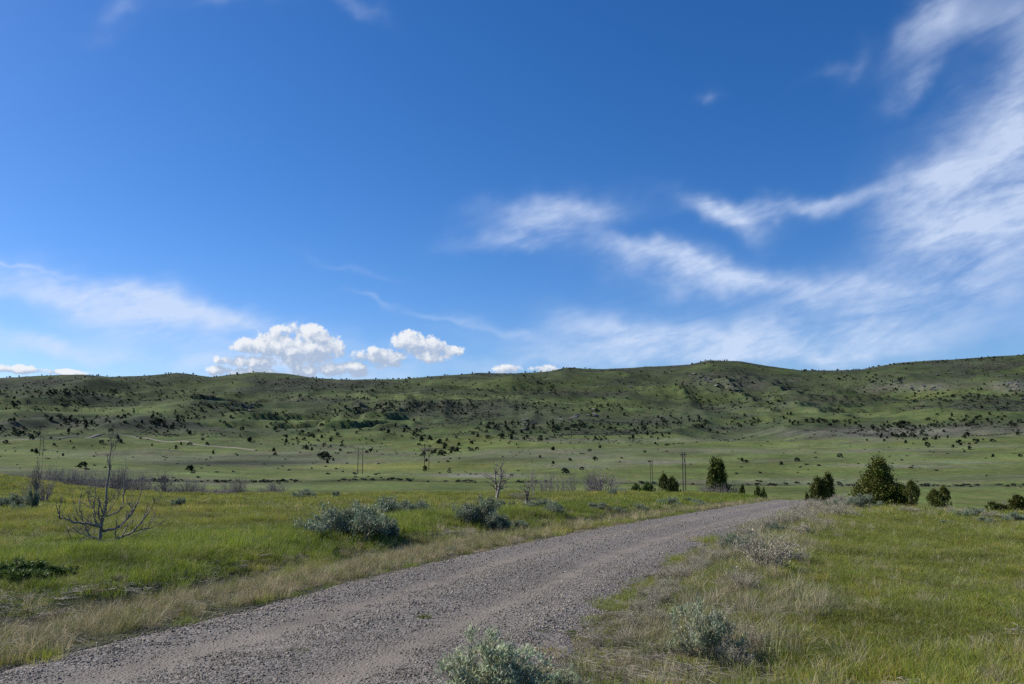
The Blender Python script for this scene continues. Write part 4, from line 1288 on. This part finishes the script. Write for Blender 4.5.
def hill_scrub():
    R = np.random.default_rng(15)
    sb = []
    for i in range(4):
        n = 22; c = R.normal(0, .3, (n, 3)); c[:, 2] = np.abs(c[:, 2]) * .8
        V, Q, col = leaves(R, c, c + np.array([0, 0, .5]), 5, .1, .5, .6, (.7, 1.3)); sb.append(mesh_from('scrub_bush', V, Q, M_scrub, False, {'bc': col}))
    cs = proto_collection('scrub_bushes', sb)
    n = 105000
    r = 330 * np.exp(R.random(n) ** .9 * math.log(2150 / 330)); a = np.radians(-40 + 80 * R.random(n)); x = r * np.sin(a); y = r * np.cos(a)
    m1 = fbm(x / 170, y / 90, 71, 5, .6); m2 = fbm(x / 40, y / 40, 72, 5, .6); m3 = fbm(x / 220, y / 220, 73, 3)
    d = sst(m1 * .7 + m2 + .5 * m3 - .5 * (ridged(x / 250 + 0.45 * vnoise(x / 260, y / 400, 3), y / 800, 5) - .3), .0, .5) * (.03 + .97 * sst(r, 640, 900)) * .95 + .003
    k = R.random(n) < d; x, y, r, m2 = x[k], y[k], r[k], m2[k]
    nb = 450; ab = np.radians(-40 + 80 * R.random(nb)); rb = 272 + 5 * vnoise(ab * 20, ab * 0, 81) + R.normal(0, 2.5, nb) + (R.random(nb) < .3) * R.normal(0, 8, nb); kb_ = R.random(nb) < np.clip(.5 + 1.4 * vnoise(ab * 30, ab * 0 + 4, 83), .05, 1); ab = ab[kb_]; rb = rb[kb_]
    s_b = len(x); x = np.concatenate([x, rb * np.sin(ab)]); y = np.concatenate([y, rb * np.cos(ab)]); r = np.concatenate([r, rb]); m2 = np.concatenate([m2, 0 * rb]); m = len(x)
    z = terrain(x, y, np.full(m, 1e3))
    s = (.35 + .8 * R.random(m)) * (.7 + .6 * sst(r, 500, 1500))
    t = np.where((R.random(m) < .45)[:, None], np.array([.10, .102, .075]), np.array([.055, .065, .038])) * (1 + .2 * R.normal(0, 1, (m, 1)).clip(-2, 2))
    scatter('hill_scrub', cs, np.stack([x, y, z], -1), np.stack([np.zeros(m), np.zeros(m), R.random(m) * 6.28], -1), np.stack([s * 1.3, s * 1.3, s], -1), R.integers(0, 4, m), t,
            'low grey green sagebrush scrub speckling the far hills', 'scrub', M_scrub)


hill_scrub()


# ------------------------------------------------------------------ rock outcrops on the hills
def outcrops():
    R = np.random.default_rng(25); ms = []
    for i in range(5):
        V, Fc = ICO[3]; V = V.copy()
        for k in range(9):
            nrm = R.normal(0, 1, 3); nrm /= np.linalg.norm(nrm); d = .5 + .35 * R.random(); t = V @ nrm - d; V = V - np.where(t > 0, t, 0)[:, None] * nrm
        V += R.normal(0, .015, V.shape); V *= (1.5, .8, .55); ms.append(mesh_from('rock_outcrop', V, Fc, M_rock))
    CL = [(690, 375, 745, 392, 34, 3, 'grey rock outcrop on the face of the central knob'), (895, 382, 940, 390, 20, 2, 'pale rock outcrop on the right hillside'), (1000, 378, 1024, 392, 18, 3, 'grey rock outcrop at the right edge of the hills'),
          (520, 425, 600, 412, 16, 2, 'grey rock outcrop along the central ledges'), (225, 408, 262, 405, 8, 2, 'grey rock outcrop on the left ledges'), (590, 385, 660, 388, 8, 2, 'grey rock outcrop high on the central slope'), (930, 376, 1000, 372, 6, 2, 'small pale outcrop under the right skyline')]
    for (x0, y0, x1, y1, n, sp, lab) in CL:
        for i in range(n):
            t = R.random(); px = x0 + (x1 - x0) * t; py = y0 + (y1 - y0) * t + R.normal(0, sp)
            x, y, z = cast(px, max(py, 372)); s = 1.6 + 2.4 * R.random()
            o = obj('rock_outcrop', ms[R.integers(0, 5)], None, (x, y, z), R.normal(0, .4), (s * 1.3, s, s)); tag(o, lab, 'rock', lab.replace('outcrop', 'outcrops'))


outcrops()


# ------------------------------------------------------------------ small green tufts in the road
def road_tufts():
    for i, (px, py, w, lab) in enumerate([(424, 622, 15, 'flat green weed tuft in the middle of the gravel road'), (297, 658, 22, 'larger flat green weed tuft in the gravel near the left foreground'), (541, 636, 10, 'small green tuft near the right road edge'),
                                          (571, 634, 12, 'tiny yellow green tuft at the right road edge')]):
        x, y, z = cast(px, py); m = math.hypot(x, y) / F; rad = w * m / 2
        me = blade_mesh('weed_tuft', 160, rad, .02, .055, .006, .9, M_weed, (.10, .14, .025), (.15, .17, .035), 700 + i)
        S = road_s(np.array([x]), np.array([y]))[0]
        o = obj('weed_tuft', me, None, (x, y, z + .05 * (1 - (S / HALF) ** 2) if abs(S) < HALF else z)); tag(o, lab, 'weed tuft')


M_weed = leaf_mat('weed_leaf_material', (1, 1, 1), var=.1, trans=.3)
road_tufts()


# ------------------------------------------------------------------ world: sky with thin cirrus
SUN_AZ = math.radians(-72)      # from +Y, clockwise positive
SUN_EL = math.radians(36)
STR = 0.087


def build_world():
    w = bpy.data.worlds.new('World'); scene.world = w; w.use_nodes = True
    nt = w.node_tree; nt.nodes.clear(); L = nt.links
    out = nt.nodes.new('ShaderNodeOutputWorld'); bg = nt.nodes.new('ShaderNodeBackground'); bg.inputs[1].default_value = STR
    L.new(bg.outputs[0], out.inputs[0])
    sky = nt.nodes.new('ShaderNodeTexSky'); sky.sky_type = 'NISHITA'; sky.sun_disc = False
    sky.sun_elevation = SUN_EL; sky.sun_rotation = SUN_AZ; sky.altitude = 1400; sky.air_density = 1.0; sky.dust_density = 1.1; sky.ozone_density = 3.0

    def val(v):
        return v
    def M(op, a, b=None, c=None, clamp=False):
        n = nt.nodes.new('ShaderNodeMath'); n.operation = op; n.use_clamp = clamp
        for i, q in enumerate((a, b, c)):
            if q is None: continue
            if isinstance(q, (int, float)): n.inputs[i].default_value = q
            else: L.new(q, n.inputs[i])
        return n.outputs[0]
    tc = nt.nodes.new('ShaderNodeTexCoord'); sp = nt.nodes.new('ShaderNodeSeparateXYZ'); L.new(tc.outputs['Generated'], sp.inputs[0])
    X, Y, Z = sp.outputs
    az = M('MULTIPLY', M('ARCTAN2', X, Y), 57.2958); el = M('MULTIPLY', M('ARCSINE', Z), 57.2958)

    def noise(sx, sy, rot, scale, detail, rough=.6, off=0., dist=0.):
        cb = nt.nodes.new('ShaderNodeCombineXYZ'); L.new(M('ADD', az, off * 7), cb.inputs[0]); L.new(M('ADD', el, off * 3), cb.inputs[1]); cb.inputs[2].default_value = off
        mp = nt.nodes.new('ShaderNodeMapping'); mp.vector_type = 'TEXTURE'
        mp.inputs['Rotation'].default_value = (0, 0, math.radians(rot)); mp.inputs['Scale'].default_value = (sx, sy, 1)
        L.new(cb.outputs[0], mp.inputs[0])
        no = nt.nodes.new('ShaderNodeTexNoise'); no.noise_dimensions = '2D'; no.inputs['Scale'].default_value = scale; no.inputs['Detail'].default_value = detail
        no.inputs['Roughness'].default_value = rough; no.inputs['Distortion'].default_value = dist
        L.new(mp.outputs[0], no.inputs['Vector']); return no.outputs['Fac']
    wx = M('MULTIPLY', M('SUBTRACT', noise(1, 1, 0, .16, 3, .5, 3.), .5), 5.5)
    wy = M('MULTIPLY', M('SUBTRACT', noise(1, 1, 0, .22, 3, .5, 7.), .5), 3.2)
    azw = M('ADD', az, wx); elw = M('ADD', el, wy)

    def blob(px, py, hx, hy, rot, amp):
        a, te = pix(px, py); a0 = math.degrees(float(a)); e0 = math.degrees(math.atan(float(te)))
        k = 57.2958 / F * math.cos(a0 / 57.3); hx, hy = hx * k, hy * k
        c, s = math.cos(math.radians(rot)), math.sin(math.radians(rot))
        u = M('MULTIPLY_ADD', azw, c / hx, M('MULTIPLY_ADD', elw, s / hx, -(a0 * c + e0 * s) / hx)); v = M('MULTIPLY_ADD', azw, -s / hy, M('MULTIPLY_ADD', elw, c / hy, (a0 * s - e0 * c) / hy))
        q = M('MULTIPLY_ADD', u, u, M('MULTIPLY', v, v))
        return M('MULTIPLY', M('EXPONENT', M('MULTIPLY', q, -1.0)), amp)
    B = [(555, 213, 58, 15, 8, .85), (520, 238, 50, 9, 5, .6),
         (712, 208, 36, 10, -22, .6), (760, 208, 60, 9, -2, .6), (840, 202, 60, 7, 4, .5), (735, 222, 30, 10, -40, .3),
         (660, 262, 75, 14, -12, .85), (760, 282, 110, 15, -6, .85), (880, 285, 90, 16, 8, .5), (640, 250, 50, 9, -20, .4),
         (975, 205, 75, 45, 25, .95), (1000, 130, 55, 45, 40, .8), (930, 190, 45, 22, 15, .5), (1010, 250, 60, 22, 5, .6), (960, 240, 60, 20, 0, .35),
         (950, 15, 45, 20, 30, .75), (1010, 20, 30, 25, 30, .5), (915, 82, 26, 10, 40, .5), (1020, 70, 30, 20, 30, .5), (1040, 180, 30, 60, 0, .5),
         (720, 338, 150, 24, 0, 1.0), (620, 330, 60, 18, -10, .6), (850, 330, 90, 14, 12, .45), (760, 352, 150, 12, 0, .5), (560, 350, 90, 7, -8, .25),
         (140, 300, 120, 14, -7, .85), (130, 322, 90, 24, -14, .8), (230, 325, 70, 18, -14, .6), (30, 288, 50, 8, 0, .5), (20, 340, 60, 11, -5, .75), (60, 354, 90, 9, -3, .5), (100, 345, 40, 10, 0, .3),
         (15, 267, 45, 2.2, 0, .5), (360, 270, 50, 4, -10, .15), (372, 299, 24, 3.5, -10, .25), (445, 320, 40, 4, -10, .25), (500, 328, 45, 6, -12, .3), (345, 345, 50, 12, 0, .3), (300, 368, 110, 11, 0, 1.0), (560, 362, 260, 7, 0, .3),
         (130, 3, 22, 8, 25, .2), (230, 0, 40, 7, 8, .2), (345, 0, 34, 8, -12, .2), (110, 30, 24, 8, 25, .1), (712, 97, 9, 6, 20, .3), (855, 60, 20, 12, 40, .2), (820, 75, 20, 6, 20, .15), (900, 330, 160, 20, 4, .35), (960, 290, 120, 14, 3, .5)]
    tot = None
    for b in B:
        q = blob(*b); tot = q if tot is None else M('ADD', tot, q)
    streak = noise(4.5, 1.0, 12, .5, 6, .58, 11., .5)
    fine = noise(2.2, .8, 20, 1.6, 4, .6, 17.)
    big = noise(2, 1, 8, .25, 4, .5, 23.)
    tex = M('ADD', M('MULTIPLY', streak, .48), M('ADD', M('MULTIPLY', fine, .20), M('MULTIPLY', big, .44)))
    # coverage grows where the noise is high, edges fray
    mr = nt.nodes.new('ShaderNodeMapRange'); mr.interpolation_type = 'SMOOTHSTEP'; mr.inputs[1].default_value = .30; mr.inputs[2].default_value = .80
    L.new(tex, mr.inputs[0])
    alpha = M('MULTIPLY', M('MINIMUM', tot, 1.15), M('ADD', M('MULTIPLY', mr.outputs[0], .80), .12))
    alpha = M('MINIMUM', alpha, .8)
    # fair weather cumulus low over the hills
    CUM = [(300, 336, 26, 15), (322, 345, 24, 15), (276, 341, 24, 14), (252, 345, 22, 10), (300, 356, 42, 13), (262, 362, 30, 7), (238, 361, 20, 7), (222, 370, 14, 5), (256, 374, 40, 7), (330, 371, 46, 7),
           (350, 367, 34, 6), (412, 344, 22, 13), (432, 351, 22, 12), (385, 357, 34, 10), (450, 350, 16, 6), (508, 369, 15, 5), (543, 369, 14, 5), (15, 369, 30, 5), (70, 373, 24, 4)]

    def cum_shape(ox, oy):
        shape = None
        for (px, py, hx, hy) in CUM:
            a, te = pix(px, py); a0 = math.degrees(float(a)); e0 = math.degrees(math.atan(float(te))); k = 57.2958 / F * math.cos(a0 / 57.3)
            u = M('MULTIPLY_ADD', az, 1 / (hx * k), (ox - a0) / (hx * k)); v = M('MULTIPLY_ADD', el, 1 / (hy * k), (oy - e0) / (hy * k))
            d = M('MULTIPLY_ADD', u, u, M('MULTIPLY', v, v)); shape = d if shape is None else M('MINIMUM', shape, d)
        return M('SUBTRACT', 1.0, M('MINIMUM', shape, 3.0))
    shape = cum_shape(0, 0); shape1 = cum_shape(-.25, .40)

    def billow(ox, oy):
        cb = nt.nodes.new('ShaderNodeCombineXYZ'); L.new(M('ADD', az, ox), cb.inputs[0]); L.new(M('ADD', el, oy), cb.inputs[1])
        n1 = nt.nodes.new('ShaderNodeTexNoise'); n1.noise_dimensions = '2D'; n1.inputs['Scale'].default_value = .75; n1.inputs['Detail'].default_value = 7; n1.inputs['Roughness'].default_value = .62
        L.new(cb.outputs[0], n1.inputs['Vector'])
        vo = nt.nodes.new('ShaderNodeTexVoronoi'); vo.voronoi_dimensions = '2D'; vo.inputs['Scale'].default_value = 1.1; vo.inputs['Detail'].default_value = 2.5; vo.inputs['Roughness'].default_value = .6
        L.new(cb.outputs[0], vo.inputs['Vector'])
        return M('ADD', M('MULTIPLY', M('SUBTRACT', n1.outputs['Fac'], .5), 3.0), M('MULTIPLY', M('SUBTRACT', .42, vo.outputs['Distance']), .55))
    b0 = billow(0, 0); b1 = billow(-.35, .45)
    d0 = M('ADD', shape, b0); dl = M('ADD', M('SUBTRACT', b0, b1), M('MULTIPLY_ADD', M('SUBTRACT', shape, shape1), .6, M('MULTIPLY', M('SUBTRACT', el, 6.3), .30)))
    ca = nt.nodes.new('ShaderNodeMapRange'); ca.interpolation_type = 'SMOOTHSTEP'; ca.inputs[1].default_value = -.34; ca.inputs[2].default_value = .34; L.new(d0, ca.inputs[0])
    cl = nt.nodes.new('ShaderNodeMapRange'); cl.interpolation_type = 'SMOOTHSTEP'; cl.inputs[1].default_value = -.55; cl.inputs[2].default_value = .95; L.new(dl, cl.inputs[0])
    cc = nt.nodes.new('ShaderNodeMix'); cc.data_type = 'RGBA'; cc.inputs[6].default_value = (3.5, 4.3, 5.7, 1); cc.inputs[7].default_value = (7.4, 7.6, 7.9, 1); L.new(cl.outputs[0], cc.inputs[0])
    # deepen the blue of the dry high plains air
    hs = nt.nodes.new('ShaderNodeHueSaturation'); hs.inputs['Saturation'].default_value = 1.24; hs.inputs['Value'].default_value = 1.0
    tm = nt.nodes.new('ShaderNodeMix'); tm.data_type = 'RGBA'; tm.blend_type = 'MULTIPLY'; tm.inputs[0].default_value = 1; tm.inputs[7].default_value = (.92, .955, 1.12, 1)
    L.new(sky.outputs[0], tm.inputs[6]); L.new(tm.outputs[2], hs.inputs['Color'])
    mix = nt.nodes.new('ShaderNodeMix'); mix.data_type = 'RGBA'
    L.new(alpha, mix.inputs[0]); L.new(hs.outputs[0], mix.inputs[6]); mix.inputs[7].default_value = (5.6, 6.5, 8.2, 1)
    mc = nt.nodes.new('ShaderNodeMix'); mc.data_type = 'RGBA'; L.new(M('MULTIPLY', ca.outputs[0], .95), mc.inputs[0]); L.new(mix.outputs[2], mc.inputs[6]); L.new(cc.outputs[2], mc.inputs[7])
    L.new(mc.outputs[2], bg.inputs[0])


build_world()

def build_haze():
    m, nt, out = new_mat('haze_material')
    v = N(nt, 'ShaderNodeVolumePrincipled'); v.inputs['Color'].default_value = (.80, .88, 1, 1); v.inputs['Density'].default_value = HAZE; v.inputs['Anisotropy'].default_value = .2
    nt.links.new(v.outputs[0], out.inputs['Volume'])
    x0, y0, z0, z1 = 9100, 9100, -200, 330
    V = [(sx * x0, sy * y0, z) for z in (z0, z1) for sy in (-1, 1) for sx in (-1, 1)]
    Q = [(0, 2, 3, 1), (4, 5, 7, 6), (0, 1, 5, 4), (2, 6, 7, 3), (0, 4, 6, 2), (1, 3, 7, 5)]
    o = obj('haze', mesh_from('haze', V, np.array(Q), m)); tag(o, 'thin clear air haze softening the far hills', 'haze', kind='stuff')


HAZE = 0
if HAZE > 0: build_haze()

sun = bpy.data.lights.new('sun', 'SUN'); sun.energy = 4.6; sun.angle = math.radians(.55); sun.color = (1, .955, .89)
so = bpy.data.objects.new('sun', sun); COL.objects.link(so)
from mathutils import Vector
sd = Vector((math.sin(SUN_AZ) * math.cos(SUN_EL), math.cos(SUN_AZ) * math.cos(SUN_EL), math.sin(SUN_EL)))
so.rotation_euler = sd.to_track_quat('Z', 'Y').to_euler()

# ------------------------------------------------------------------ camera and render settings
cam = bpy.data.cameras.new('camera'); cam.sensor_width = 36; cam.lens = F / 1024 * 36; cam.clip_start = .1; cam.clip_end = 60000
co = bpy.data.objects.new('camera', cam); COL.objects.link(co)
co.location = (0, 0, EYE); co.rotation_euler = (math.pi / 2 + PITCH, 0, 0)
scene.camera = co
scene.render.engine = 'CYCLES'
vs = scene.view_settings
vs.view_transform = 'Standard'; vs.look = 'None'; vs.gamma = 1; vs.exposure = 0.45; vs.use_curve_mapping = False
cy = scene.cycles
cy.max_bounces = 5; cy.diffuse_bounces = 3; cy.glossy_bounces = 1; cy.transmission_bounces = 2; cy.transparent_max_bounces = 4
cy.use_denoising = False
